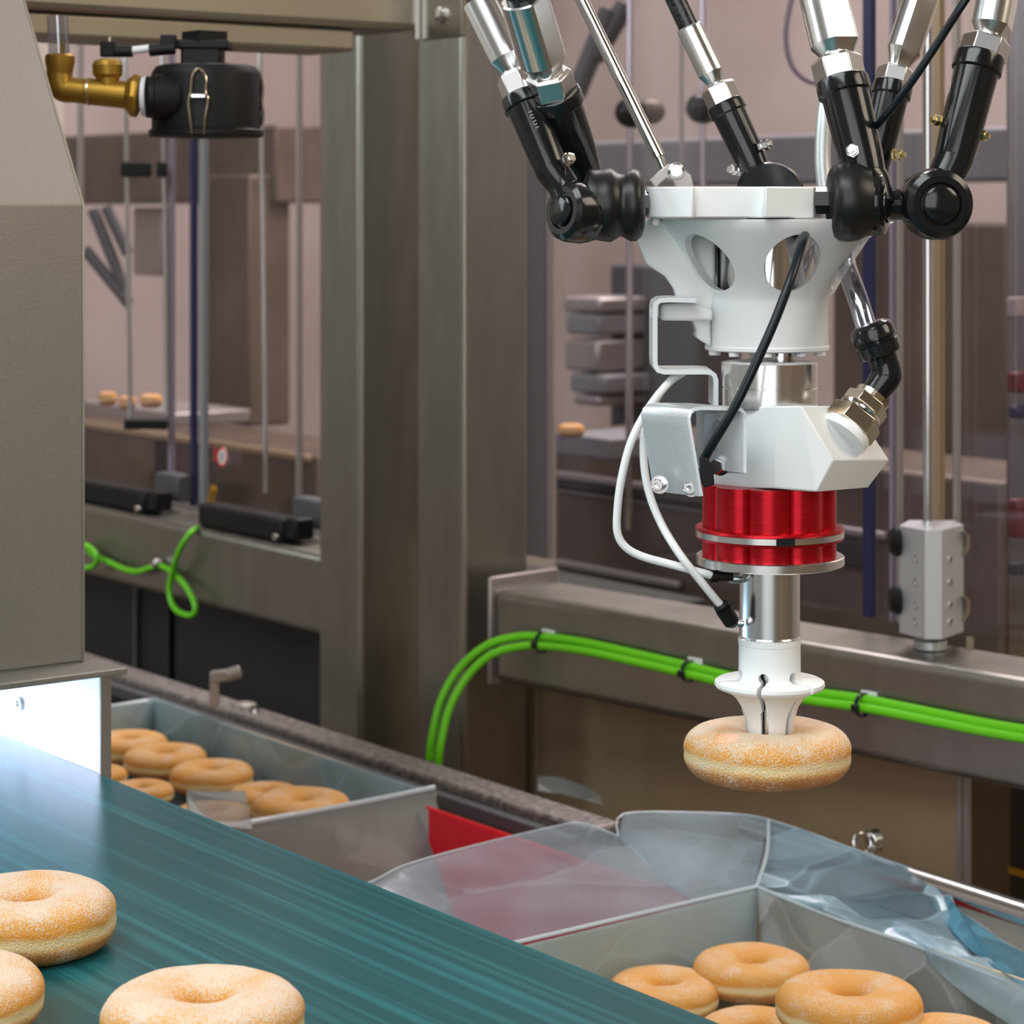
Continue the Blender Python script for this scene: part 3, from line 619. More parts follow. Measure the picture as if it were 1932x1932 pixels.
# ================================================================ crates, liners and rails
def crate(name, label, x0, x1, y0, y1, z0, z1, m, th=.004, ribs=False, low=0):
    t = thing(name, label, 'crate', ((x0 + x1) / 2, (y0 + y1) / 2, z0))
    obj('bottom', MB().box(x0, x1, y0, y1, z0, z0 + th), m, t)
    for nm, b_ in (('side_wall', (x0, x0 + th, y0, y1)), ('side_wall', (x1 - th, x1, y0, y1)), ('end_wall', (x0 + th, x1 - th, y0, y0 + th)), ('end_wall', (x0 + th, x1 - th, y1 - th, y1))):
        obj(nm, MB().box(*b_, z0 + th, z1 - (low if b_[0] == x0 else min(low, .07) if b_[1] == x1 and b_[0] > x0 + .1 else 0)), m, t, bevel=.001)
    if ribs:
        mb = MB()
        n_ = int((x1 - x0) / .0045)
        for k in range(n_):
            x = x0 + k * .0045; mb.box(x, x + .0022, y1 - th, y1, z1, z1 + .0018)
        o = obj('rim_teeth', mb, m, t); o['kind'] = 'stuff'
    return t
crate('crate', 'left crate of golden donuts with a grey blue liner, behind the belt', -2.165, -1.672, .78, 1.188, -.700, -.4995, 'brownwall')
crate('crate', 'near crate of golden donuts with a clear liner, lower right', -1.290, -.62, .76, 1.206, -.700, -.4995, 'brownwall')
crate('crate', 'empty red crate with a toothed rim, under the clear film', -1.655, -1.312, .78, 1.168, -.700, -.506, 'redcrate', ribs=True, low=.14)

t = thing('crate_conveyor', 'dark steel conveyor bed under the crates, hidden behind the belt', 'conveyor', (-1.6, 1.0, FZ))
obj('bed', MB().box(-3.0, -.3, .74, 1.30, -.735, -.701), 'dark_steel', t)
for x_ in (-2.6, -.6):
    obj('leg', MB().box(x_ - .03, x_ + .03, .95, 1.01, FZ, -.7355), 'dark_steel', t)
def coons(top, bot, nu, nv, amp, seed, sag=0.0, freq=14):
    """sheet between two polylines, crumpled by creases"""
    def samp(P, n):
        P = [Vector(p) for p in P]; L_ = [0]
        for i in range(len(P) - 1): L_.append(L_[-1] + (P[i + 1] - P[i]).length)
        out = []
        for k in range(n + 1):
            s_ = L_[-1] * k / n; i = 0
            while i < len(P) - 2 and L_[i + 1] < s_: i += 1
            t_ = (s_ - L_[i]) / max(1e-9, L_[i + 1] - L_[i]); out.append(P[i].lerp(P[i + 1], min(1, t_)))
        return out
    A = samp(top, nu); B = samp(bot, nu); vs = []; fs = []
    for j in range(nv + 1):
        v = j / nv
        for i in range(nu + 1):
            p = A[i].lerp(B[i], v)
            wp = p + noise.noise_vector(p * freq * .35 + Vector((seed, 0, 0))) * (.22 / freq)
            rr_ = random.Random(seed * 77); hgt = 0; wsum = 0
            for kk in range(6):
                an = rr_.uniform(0, math.pi); fr = freq * rr_.uniform(.35, 1.5); am = 1 / (fr / freq + .4); ph_ = rr_.random()
                tt = (wp.x * math.cos(an) + wp.y * math.sin(an) + wp.z * rr_.uniform(-1, 1)) * fr + ph_
                msk = max(0, noise.noise(p * freq * .25 + Vector((kk * 3.3, seed, 0))) + .25)
                hgt += am * msk * abs((tt % 1) - .5) * 2; wsum += am * .5
            ridge = hgt / wsum
            big = noise.noise(p * freq * .3 + Vector((0, seed, 0)))
            e = math.sin(math.pi * v) ** .5 if 0 < v < 1 else 0
            w_ = .2 + .8 * e
            nn = (A[min(i + 1, nu)] - A[max(i - 1, 0)]).cross(B[i] - A[i]).normalized()
            if nn.dot(p) > 0: nn = -nn
            if nn.z < -.1: nn = -nn
            vs.append(p + nn * (amp * w_ * (ridge * 1.5 - .35 + big * .7)) - ZV * sag * math.sin(math.pi * v))
    for j in range(nv):
        for i in range(nu):
            k = j * (nu + 1) + i; fs.append((k, k + 1, k + nu + 2, k + nu + 1))
    mb = MB(); mb.v = vs; mb.f = fs; return mb
def sheetobj(name, mb, m, parent=None, smooth=7, th=0.0004):
    o = obj(name, mb, m, parent, smooth=smooth)
    if th:
        s_ = o.modifiers.new('thickness', 'SOLIDIFY'); s_.thickness = th
    return o
# liner of the left crate
t = thing('crate_liner', 'crumpled grey blue plastic liner of the left crate', 'liner', (-1.9, 1.0, -.50))
zr = -.4995
L0 = [(-2.165, 1.188, zr), (-1.67, 1.188, zr)]
sheetobj('liner_back', coons([(-2.160, 1.181, zr + .004), (-1.90, 1.179, zr + .002), (-1.676, 1.181, zr + .003)], [(-2.150, 1.168, -.546), (-1.9, 1.168, -.546), (-1.682, 1.168, -.546)], 60, 14, .004, 1), 'filmgrey', t)
sheetobj('liner_end', coons([(-2.161, .80, zr + .002), (-2.160, 1.0, zr), (-2.160, 1.183, zr + .004)], [(-2.152, .80, -.546), (-2.150, 1.0, -.546), (-2.150, 1.172, -.546)], 30, 10, .004, 2), 'filmgrey', t)
sheetobj('liner_floor', coons([(-2.150, 1.172, -.546), (-1.682, 1.174, -.546)], [(-2.150, .80, -.546), (-1.682, .80, -.546)], 30, 30, .0015, 3), 'filmgrey', t)
sheetobj('liner_near_end', coons([(-1.676, 1.183, zr + .003), (-1.672, 1.10, zr + .001), (-1.674, .80, zr + .001)], [(-1.682, 1.172, -.546), (-1.682, 1.10, -.546), (-1.682, .80, -.546)], 30, 10, .002, 4), 'filmgrey', t)
sheetobj('liner_skirt', coons([(-1.674, 1.187, zr + .004), (-1.671, 1.10, zr + .003), (-1.671, .95, zr + .003), (-1.671, .72, zr + .003)], [(-1.585, 1.165, -.62), (-1.60, 1.08, -.68), (-1.60, .95, -.68), (-1.60, .72, -.68)], 60, 24, .006, 15, freq=7), 'filmskirt', t)
obj('film_hem', MB().tube([(-1.673, 1.186, zr + .005), (-1.671, 1.10, zr + .004), (-1.671, .95, zr + .004), (-1.671, .80, zr + .004)], .0022, 8), 'hem', t)
# milky flap
t = sheetobj('film_flap', coons([U(352, 1492, 1.93), U(405, 1494, 1.95), U(463, 1492, 1.96)], [U(352, 1560, 1.86), U(410, 1560, 1.87), U(476, 1566, 1.88)], 16, 10, .002, 6), 'filmwhite')
tag(t, 'milky film flap standing at the belt edge, in front of the left donuts', 'film')
# liner of the near crate: walls
t = thing('crate_liner', 'wrinkled clear blue plastic liner of the near crate, spread over rail and red crate', 'liner', (-1.1, 1.1, -.50))
ic = Vector((-1.283, 1.199, zr + .004))
in_l = [(-1.283, .80, zr + .002), (-1.285, 1.0, zr + .002), tuple(ic)]
in_b = [tuple(ic), (-1.20, 1.196, zr + .001), (-1.12, 1.192, zr + .002), (-1.05, 1.19, zr), (-.97, 1.16, zr + .002), (-.88, 1.15, zr), (-.75, 1.15, zr)]
sheetobj('liner_left_wall', coons(in_l, [(-1.276, .80, -.550), (-1.276, 1.0, -.550), (-1.274, 1.190, -.550)], 60, 24, .007, 7), 'film', t)
sheetobj('liner_back_wall', coons(in_b, [(-1.274, 1.190, -.550), (-1.15, 1.188, -.550), (-1.0, 1.185, -.550), (-.75, 1.15, -.550)], 120, 34, .017, 8, freq=14), 'filmwhite', t)
sheetobj('liner_floor', coons([(-1.274, 1.190, -.550), (-.75, 1.15, -.550)], [(-1.276, .80, -.550), (-.75, .80, -.550)], 40, 40, .0015, 9), 'filmwhite', t)
# spread film, left part (over the red crate)
outL = [U(690, 1668, 1.66), U(716, 1656, 1.68), U(770, 1630, 1.72), U(900, 1594, 1.79), U(1040, 1561, 1.87), U(1100, 1553, 1.885), U(1160, 1580, 1.87), U(1176, 1538, 1.90), U(1300, 1533, 1.92), U(1400, 1537, 1.935), U(1450, 1546, 1.95)]
outL = [U(690, 1668, 1.66), U(716, 1656, 1.68), U(770, 1630, 1.72), U(900, 1594, 1.79), U(1040, 1561, 1.87), U(1100, 1553, 1.885), U(1166, 1578, 1.868)]
in_l2 = [(-1.286, .72, zr + .003), (-1.286, .85, zr + .003), (-1.286, .95, zr + .003), (-1.286, 1.05, zr + .003), (-1.286, 1.14, zr + .003)]
sheetobj('film_over_red_crate', coons(outL, in_l2, 90, 44, .008, 10, sag=.0, freq=8), 'film', t)
outM = [U(1166, 1578, 1.868), U(1176, 1536, 1.90), U(1300, 1533, 1.915), U(1400, 1537, 1.925), U(1450, 1546, 1.93)]
sheetobj('film_corner', coons(outM, [(-1.286, 1.14, zr + .003), (-1.286, 1.17, zr + .003), (-1.285, 1.199, zr + .004)], 60, 30, .005, 11, sag=.002, freq=9), 'film', t)
outR = [U(1450, 1546, 1.93), U(1520, 1568, 1.90), U(1600, 1598, 1.865), U(1700, 1632, 1.83), U(1757, 1650, 1.81)]
in_r = [ic, (-1.20, 1.196, zr + .002), (-1.12, 1.192, zr + .003), (-1.03, 1.188, zr + .002)]
sheetobj('film_over_rail', coons(outR, in_r, 120, 60, .022, 12, sag=.014, freq=15), 'filmcrumple', t)
outR2 = [U(1754, 1702, 1.78), U(1790, 1690, 1.775), U(1806, 1716, 1.76), U(1850, 1745, 1.74), U(1890, 1775, 1.72), U(1960, 1812, 1.69)]
sheetobj('film_blue_fold', coons(outR2, [(-1.03, 1.188, zr + .004), (-.97, 1.162, zr + .004), (-.88, 1.15, zr + .002), (-.75, 1.15, zr + .002)], 70, 26, .006, 13, sag=.006, freq=14), 'filmblue', t)
def hem(pts, r=.0007, nm='film_hem'): obj(nm, MB().tube(pts, r, 6, sub=4), 'hem', t)
hem([Vector(p) + ZV * .0015 for p in in_l2[2:]] + [ic + ZV * .0015], .0013)
hem([Vector(p) + ZV * .0015 for p in in_b[:4]], .0013)
hem([U(1450, 1547, 1.925), U(1447, 1610, 1.83), ic + ZV * .002], .0016)
hem(outL); hem(outM); hem(outR); hem(outR2)
# rolled film edge along the right part of the near crate
t2 = obj('rolled_edge', MB().tube([onz(1690, 1745, zr + .004), onz(1740, 1775, zr + .003), onz(1800, 1822, zr + .002), onz(1860, 1862, zr + .002), onz(1950, 1915, zr + .002)], [.003, .006, .010, .012, .013], 14), 'film', t)
# left rail between crates and cabinet
r0 = Vector((-2.9, 1.212, 0)); 
t = thing('conveyor_rail', 'dark flour dusted steel rail running behind the left crate to the film', 'rail', (-1.9, 1.23, -.52))
p1 = onz(1163, 1553, -.497)
obj('rail_bar', MB().box(-2.9, p1.x, 1.212, 1.247, -.520, -.497), 'dark_steel', t, bevel=.003)
obj('rail_end', MB().lathe(Vector((p1.x + .001, 1.215, -.509)), (1, 0, 0), [(0, .0065), (.004, .0065)], 20), 'rubber', t)
obj('guide_strip', MB().box(-2.9, p1.x - .01, 1.199, 1.2115, -.516, -.505), 'darkgrey', t, bevel=.001)
c = onz(405, 1330, -.497)
t = thing('latch_hook', 'small steel hooked latch standing on the left rail', 'hook', c)
obj('upright', MB().obox(U(405, 1300, 2.36), RV * .0048, DV * .002, ZV * .017), 'midsteel', t, bevel=.001)
obj('arm', MB().obox(U(418, 1275, 2.36), RV * .011 + ZV * .001, DV * .004, ZV * .0058), 'midsteel', t, bevel=.002)
obj('grip', MB().cyl(U(428, 1274, 2.35), U(454, 1266, 2.35), .0062, 16), 'midsteel', t, bevel=.001)
obj('foot', MB().lathe(c + Vector((.03, .017, .0)), ZV, [(0, .013), (.004, .012), (.006, .006)], 20), 'midsteel', t)
obj('screw', MB().lathe(c + Vector((.055, .014, .0)), ZV, [(0, .006), (.004, .005)], 20), 'chrome', t)
# right rail
t = thing('conveyor_rail', 'bright rounded steel rail behind the near crate at the right', 'rail', (-1.2, 1.35, -.55))
ra = U(1440, 1556, 1.965); rb = U(1975, 1722, 1.715); dr = (rb - ra); dr.z = 0; dr.normalize(); nr = Vector((-dr.y, dr.x, 0)) * (1 if dr.x > 0 else -1)
ra.z = rb.z = -.512
obj('rail_tube', MB().cyl(ra - dr * .02, rb + dr * .1, .011, 32), 'satin', t)
obj('rail_plate', MB().prism([ra - dr * .02 - nr * .009 - ZV * .002, rb + dr * .1 - nr * .009 - ZV * .002, rb + dr * .1 - nr * .055 - ZV * .060, ra - dr * .02 - nr * .055 - ZV * .060], nr * .002 - ZV * .002), 'hood', t)
obj('plate_seam', MB().cyl(ra - nr * .022 - ZV * .0185, rb + dr * .1 - nr * .022 - ZV * .0185, .0006, 6), 'darkbrown', t)
c = U(1628, 1590, 1.915)
t = thing('lock_pin', 'small chrome ring pin on the right rail', 'pin', c)
obj('pin_ring', MB().lathe(c, (-DV + RV * .3 + ZV * .3), [(.0015 * math.sin(a), .0075 + .002 * math.cos(a)) for a in [k * math.pi / 5 for k in range(10)]], 24, closed=True), 'chrome', t)
obj('pin_head', MB().cyl(c + RV * .006 + DV * .003, c + RV * .014 + DV * .006 + ZV * .001, .009, 20), 'satin', t, bevel=.001)
obj('pin_foot', MB().obox(c - ZV * .010, RV * .008, DV * .004, ZV * .003), 'satin', t, bevel=.001)
# scrap of white film behind the left rail and dull hinge on the guard sheet
tag(sheetobj('film_scrap', coons([U(1014, 1462, 2.16), U(1060, 1466, 2.15), U(1110, 1485, 2.14), U(1135, 1500, 2.12)], [U(1014, 1492, 2.13), U(1060, 1498, 2.12), U(1110, 1510, 2.10), U(1136, 1518, 2.09)], 24, 8, .003, 20), 'filmwhite'), 'scrap of whitish film lying behind the left rail', 'film')
c = ony(1150, 1505, 1.445)

# ================================================================ delta robot
robot = thing('delta_robot', 'white plated delta robot head with black jointed arms, above the gripper', 'robot', R(1400, 412, .02))
def arm(rt, st, sb, nt0, nt1, kt, kb, eye, rw, sw, nw, kw, dds, rod=True, flat=.84, eyer=0, eyeaxis=None, eyeth=.018, mid=None, bolts=(), boltm='satin', fa=0.0):
    """picture points from top to bottom: rod top, sleeve top/bottom, nut top/bottom, socket top/bottom, eye; widths in pixels; dds = depth offset top/bottom"""
    y_t, y_b = rt[1], eye[1]
    def P(p): f = (p[1] - y_t) / (y_b - y_t); return R(p[0], p[1], dds[0] + (dds[1] - dds[0]) * f)
    ax = (P(kb) - P(st)).normalized()
    # black socket with collar
    K0, K1 = P(kt), P(kb); h = (K1 - K0).length; r = kw / 2 * S
    sock = obj('ball_socket', MB().lathe(K0, K1 - K0, [(0, r * 1.08), (.002, r * 1.12), (h * .16, r * 1.12), (h * .165, r * 1.0), (h * .8, r * .93), (h, r * .86)], 40), 'black', robot, smooth=40, bevel=.0004)
    E = P(eye)
    pts = [K0.lerp(K1, .9), K1, P(mid) if mid else K1.lerp(E, .5), E]
    if eyer:
        obj('socket_neck', MB().tube(pts, [r * .88, r * .86, r * .80, eyer * S * .62], 32), 'black', sock)
        A = (eyeaxis or -DV).normalized(); er = eyer * S; t2 = eyeth
        obj('socket_eye', MB().lathe(E - A * t2 / 2, A, [(0, er * .80), (t2 * .12, er * .95), (t2 * .3, er), (t2 * .7, er), (t2 * .88, er * .94), (t2 * .97, er * .78), (t2 * .97, er * .60), (t2 * .90, er * .56), (t2 * .90, .0001)], 56), 'black', sock, smooth=30)
        obj('ball_cap', MB().lathe(E + A * t2 * .36, A, [(0, er * .52), (t2 * .16, er * .50), (t2 * .22, er * .40), (t2 * .23, .0001)], 40), 'black', sock)
    else:
        obj('socket_neck', MB().tube(pts, [r * .88, r * .86, r * .85, r * .8], 32), 'black', sock)
    N0, N1 = P(nt0), P(nt1)
    obj('lock_nut', MB().hexnut(N0, N1, nw / 2 * S / .93), 'satin', sock, smooth=15, bevel=.0004)
    S0, S1 = P(st), P(sb); hs = (S1 - S0).length; r = sw / 2 * S
    rf = (lambda a: min(1.0, flat / max(1e-3, abs(math.cos(a - fa))))) if flat < 1 else None
    obj('sleeve', MB().lathe(S0, S1 - S0, [(0, r * .93), (.0008, r), (hs * .80, r), (hs * .90, r * .78), (hs, r * .62), ((N0 - S0).length + .001, r * .60)], 64, rf=rf), 'satin', sock, smooth=25)
    if rod: obj('carbon_rod', MB().cyl(P(st) - ax * .12, P(st) + ax * .004, rw / 2 * S, 32), 'carbon', sock)
    for bx, by, sx_, sz_, e in bolts:
        p_ = P((bx, by)); p_ = R(bx, by, (p_.dot(DV) - D0) + e); d_ = (RV * sx_ + ZV * sz_ - DV * .6).normalized()
        b_ = obj('clamp_bolt', MB().lathe(p_ - d_ * .002, d_, [(0, .0034), (.0014, .0034), (.0015, .0022), (.0026, .0022), (.0027, .0030), (.0048, .0030), (.0050, .0018), (.0068, .0017)], 6), boltm, sock, smooth=20)
    return sock
# left pair
a2_ = arm((900, -30), (905, 5), (972, 140), (966, 140), (984, 186), (984, 180), (1040, 318), (1086, 400), 46, 74, 64, 76, (.03, -.012), eyer=58, eyeaxis=(-RV * .80 - DV * .60 + ZV * .1), eyeth=.019, mid=(1062, 350), bolts=((1020, 300, -1, .1, 0), (1072, 300, .3, .1, -.012)))
a1_ = arm((980, -40), (988, -6), (1032, 142), (1034, 136), (1046, 182), (1046, 176), (1096, 318), (1112, 396), 66, 92, 84, 90, (-.03, .035), eyer=0, fa=.6)
# worn raised moulding marks on the sockets (too small to read in the photograph)
def marks(sock, x0, y0, x1, y1, n, ln, dd):
    mb = MB(); a_ = R(x0, y0, dd); b_ = R(x1, y1, dd); d_ = (b_ - a_).normalized(); s_ = (DV.cross(d_)).normalized()
    for k in range(n):
        c_ = a_.lerp(b_, (k + .5) / n); mb.obox(c_, d_ * .0004, s_ * ln * S * (.8 if k % 3 else 1), DV * .0005)
        if k % 2: mb.obox(c_ + d_ * .0007 + s_ * ln * S * .7, d_ * .0009, s_ * .0003, DV * .0005)
    o = obj('raised_mark', mb, 'greyplastic', sock); return o
marks(a2_, 999, 208, 1017, 249, 7, 4, -.0065)
# bright steel spreader arrow tip behind
obj('joint_tab', MB().prism([R(1092, 330, .03), R(1122, 303, .03), R(1134, 316, .03), R(1118, 322, .03), R(1100, 335, .03)], DV * .003), 'alu', robot)
# middle arm behind the plate
arm((1240, -30), (1300, 52), (1352, 160), (1352, 160), (1370, 200), (1366, 194), (1425, 318), (1490, 362), 42, 62, 68, 70, (.10, .085), eyer=0, mid=(1455, 345), bolts=((1440, 274, 1, .3, -.01), (1388, 320, -1, .0, 0)))
obj('pivot_disc', MB().lathe(R(1452, 372, .075), (-DV + ZV * .5), [(0, .018), (.006, .018), (.008, .016)], 40), 'black', robot)
# right front
arm((1540, -60), (1548, -30), (1582, 112), (1576, 108), (1588, 160), (1588, 150), (1632, 330), (1650, 385), 64, 94, 92, 92, (.03, -.004), eyer=60, eyeaxis=(RV * .93 - DV * .35), eyeth=.013, mid=(1645, 350), bolts=((1608, 284, -.2, .05, -.013),), fa=.9)
# right rear
arm((1752, -60), (1740, -10), (1696, 124), (1692, 128), (1684, 166), (1686, 158), (1650, 310), (1640, 380), 48, 72, 72, 72, (.10, .07), eyer=0, bolts=((1692, 292, 1, .0, -.01),), boltm='brassbolt', fa=1.2)
# far right
arm((1905, -70), (1890, -50), (1866, 76), (1864, 72), (1852, 112), (1850, 104), (1800, 300), (1765, 385), 54, 84, 88, 86, (.03, .0), eyer=68, eyeaxis=(-DV + RV * .12), eyeth=.02, mid=(1782, 340), bolts=((1770, 228, -1, .2, 0), (1850, 256, 1, -.1, 0)), boltm='brassbolt', fa=.3)
obj('joint_shaft', MB().cyl(R(1668, 385, .006), R(1730, 385, .006), 30 * S, 32), 'black', robot, bevel=.001)
# rubber boots and their hexagon stubs
def boot(pxs, cy, dd, nm='rubber_boot'):
    A = R(pxs[0][0], cy, dd); o = []
    mb = MB().lathe(A, RV, [((x - pxs[0][0]) * S, r * S * 1.03) for x, r in pxs], 56)
    return obj(nm, mb, 'rubber', robot, smooth=60)
bt = boot([(1100, 40), (1106, 62), (1112, 66), (1124, 64), (1138, 66), (1152, 68), (1162, 62), (1170, 57), (1178, 60), (1188, 66), (1200, 66), (1210, 58), (1215, 44), (1208, 34), (1200, 26)], 387, -.004)
obj('hex_stub', MB().hexnut(R(1198, 383, -.004), R(1224, 383, -.004), 24 * S, .02), 'black', robot, smooth=15)
boot([(1562, 40), (1565, 56), (1572, 66), (1584, 72), (1600, 74), (1618, 72), (1630, 66), (1640, 62)], 380, -.004)
obj('hex_stub', MB().hexnut(R(1530, 378, -.004), R(1566, 378, -.004), 26 * S, .02), 'black', robot, smooth=15)
# thin steel strut with fork
t = obj('steel_strut', MB().cyl(R(1078, -40, .06), R(1243, 296, .05), 13.5 * S, 32), 'chrome', robot)
obj('strut_neck', MB().cyl(R(1243, 296, .05), R(1251, 316, .05), 9.5 * S, 24), 'satin', t)
obj('fork', MB().prism([R(x, y, .046) for x, y in ((1242, 324), (1262, 308), (1290, 318), (1305, 330), (1310, 354), (1276, 354), (1270, 340), (1258, 336), (1246, 346), (1238, 356), (1226, 340))], DV * .008), 'midsteel', t, bevel=.0006)
obj('fork_pin', MB().lathe(R(1275, 322, .045), -DV, [(0, .0045), (.002, .0042), (.003, .003)], 24), 'satin', t)
# white platform plate
top = [(1219, -.004), (1307, -.026), (1311, -.019), (1440, -.019), (1444, -.028), (1535, -.014), (1560, .03), (1520, .075), (1400, .105), (1262, .085), (1219, .05)]
z0_, z1_ = (HY - 411) * S, (HY - 353) * S
obj('platform_plate', MB().prism([Vector((R(x, 400, e).x, R(x, 400, e).y, z0_)) for x, e in top], ZV * (z1_ - z0_)), 'white', robot, bevel=.0008, smooth=15)
# conical body with round openings
CX = 1447; CD = .035
o_prof = [(413, 206), (420, 205), (436, 196), (470, 172), (505, 148), (535, 128), (556, 117), (566, 115), (654, 115)]
i_prof = [(654, 96), (560, 96), (535, 112), (505, 132), (470, 156), (436, 180), (413, 190)]
body = obj('platform_body', MB().vlathe(CX, o_prof + i_prof, 128, CD, closed=True), 'white', robot)
def cutter(px, py, ang, r, L_=.3):
    c0 = R(px, py, -.05); d_ = (DV * math.cos(ang) + RV * math.sin(ang)); return MB().cyl(c0 - d_ * .05, c0 + d_ * L_ * .33, r, 48)
cA = R(CX, 492, CD)
def hole(ang_px, py, rr, tilt=0.0):
    # radial opening: direction measured in the plan, from the viewer's side
    d_ = (-DV * math.cos(ang_px) + RV * math.sin(ang_px)) ; c_ = R(CX, py, CD)
    c_ = Vector((c_.x, c_.y, (HY - py) * S))
    d_ = (d_ - ZV * tilt).normalized()
    return MB().cyl(c_ + d_ * .024, c_ + d_ * .075, rr, 56)
cut(body, [hole(.21, 496, 54 * S), hole(-.88, 496, 54 * S), hole(1.35, 496, 54 * S), hole(2.4, 496, 54 * S), hole(-1.95, 496, 54 * S)])
obj('inner_sleeve', MB().vlathe(CX, [(425, 94), (652, 93)], 96, CD), 'chrome', robot, smooth=60)
obj('base_ring', MB().vlathe(CX, [(650, 115.5), (652, 117), (658, 117), (660, 115)], 96, CD), 'white', robot)
for k in range(10):
    a_ = -1.35 + k * math.pi * 2 / 10; r_ = 106 * S
    c_ = R(CX, 661, CD) + (-DV * math.cos(a_) + RV * math.sin(a_)) * r_
    obj('cap_screw', MB().cyl(c_ + ZV * .0004, c_ - ZV * .0022, .0031, 16), 'white', robot, bevel=.0005)
def fin(pts, e0, e1, nm='fin', m='white', bv=.0015):
    return obj(nm, MB().prism([R(x, y, e0) for x, y in pts], DV * (e1 - e0)), m, robot, bevel=bv, smooth=25)
fin([(1215, 414), (1204, 432), (1202, 452), (1221, 500), (1256, 522), (1272, 545), (1280, 572), (1340, 600), (1350, 560), (1300, 490), (1262, 425), (1248, 414)], .022, .036, 'side_wing')
fin([(1350, 430), (1240, 430), (1262, 470), (1288, 520), (1318, 560), (1345, 575), (1350, 540)], .03, .045, 'side_rib')
fin([(1247, 574), (1280, 572), (1312, 572), (1345, 585), (1345, 606), (1247, 605)], .012, .045, 'side_block')
fin([(1308, 590), (1340, 588), (1342, 655), (1325, 645), (1312, 636), (1316, 624), (1308, 606)], .02, .04, 'side_lug')
obj('plate_screw', MB().cyl(R(1236, 411, -.0), R(1236, 426, -.0), .0022, 20), 'white', robot, bevel=.0006)
fin([(1655, 425), (1690, 418), (1640, 450), (1600, 510), (1575, 552), (1565, 560), (1562, 520), (1600, 460)], .06, .07, 'side_wing', bv=.001)
# bent white bracket at the left of the body
t = obj('bent_bracket', MB().ribbon([R(x, y, .0) for x, y in ((1314, 567), (1262, 566), (1246, 567), (1238, 572), (1236, 582), (1236, 680), (1237, 692), (1242, 699), (1252, 702), (1328, 702), (1341, 703), (1348, 708), (1351, 718), (1351, 768))], 9 * S, DV * .032), 'whitecoat', robot, smooth=50)
obj('bracket_screw', MB().lathe(R(1233, 592, .012), -RV, [(0, .0036), (.0012, .0034), (.002, .002)], 20), 'whitecoat', t)
# centre shaft and aluminium coupling
obj('centre_shaft', MB().vlathe(1474, [(640, 27), (690, 27)], 48, .02), 'satin', robot)
obj('shaft_flat', MB().vlathe(1450, [(650, 36), (690, 36)], 48, .035), 'alu', robot)

# ================================================================ gripper
gr = thing('donut_gripper', 'gripper with white manifold, red ribbed block, steel tube and split white finger tip', 'gripper', R(1450, 1290))
obj('coupling', MB().vlathe(1452, [(682, 86), (684, 91), (728, 91), (729.5, 89.5), (731, 91), (766, 91)], 96), 'satin', gr, smooth=25)
# white manifold: chamfered block
mf = MB().hull([R(1325, 771, .004), R(1325, 919, .004), R(1462, 766, -.030), R(1462, 921, -.030), R(1512, 766, -.036), R(1572, 868, -.038), R(1541, 928, -.038),
                R(1610, 766, .010), R(1677, 868, .002), R(1638, 920, .002), R(1600, 770, .05), R(1650, 868, .045), R(1610, 915, .045), R(1345, 768, .05), R(1345, 915, .05)])
obj('manifold', mf, 'white', gr, bevel=.0007, smooth=12)
# folded aluminium bracket
ext = RV * (-76 * S) + DV * -.012
ext = RV * (-78 * S) + DV * .022
t = obj('folded_bracket', MB().ribbon([R(x, y, -.046) for x, y in ((1323, 936), (1301, 806), (1299, 790), (1302, 779), (1311, 772), (1322, 770), (1388, 771), (1398, 773), (1404, 780), (1405, 792), (1405, 892))], 7 * S, ext), 'alu', gr, smooth=50)
obj('back_leaf', MB().prism([R(x, y, -.034) for x, y in ((1328, 780), (1403, 780), (1403, 893), (1340, 893), (1328, 880))], DV * .001), 'leaf', t)
for x, y in ((1243, 914), (1303, 920)):
    s_ = obj('socket_screw', MB().lathe(R(x, y, -.040), (-DV - RV * .3), [(-.003, .0030), (.0030, .0030), (.0034, .0026), (.0034, .0014), (.0016, .0013)], 24), 'chrome', t, smooth=30)
    obj('washer', MB().lathe(R(x + 2, y, -.0385), (-DV - RV * .3), [(0, .0044), (.0008, .0044)], 24), 'chrome', s_)
obj('hex_bolt', MB().hexnut(R(1356, 879, -.033), R(1349, 881, -.040), .0042), 'chrome', t, smooth=15)
obj('washer', MB().lathe(R(1360, 879, -.0335), (-DV * .9 - RV * .5), [(0, .0047), (.0012, .0047)], 24), 'chrome', t)
obj('button_head', MB().lathe(R(1358, 808, -.034), (-DV - RV * .4), [(0, .0042), (.0014, .0038), (.002, .002)], 20), 'greyplastic', t)
obj('sensor_plug', MB().hull([R(x, y, e) for x, y in ((1319, 862), (1333, 862), (1345, 880), (1348, 915), (1328, 920), (1322, 905)) for e in (-.052, -.038)]), 'mattblack', gr, bevel=.0006)
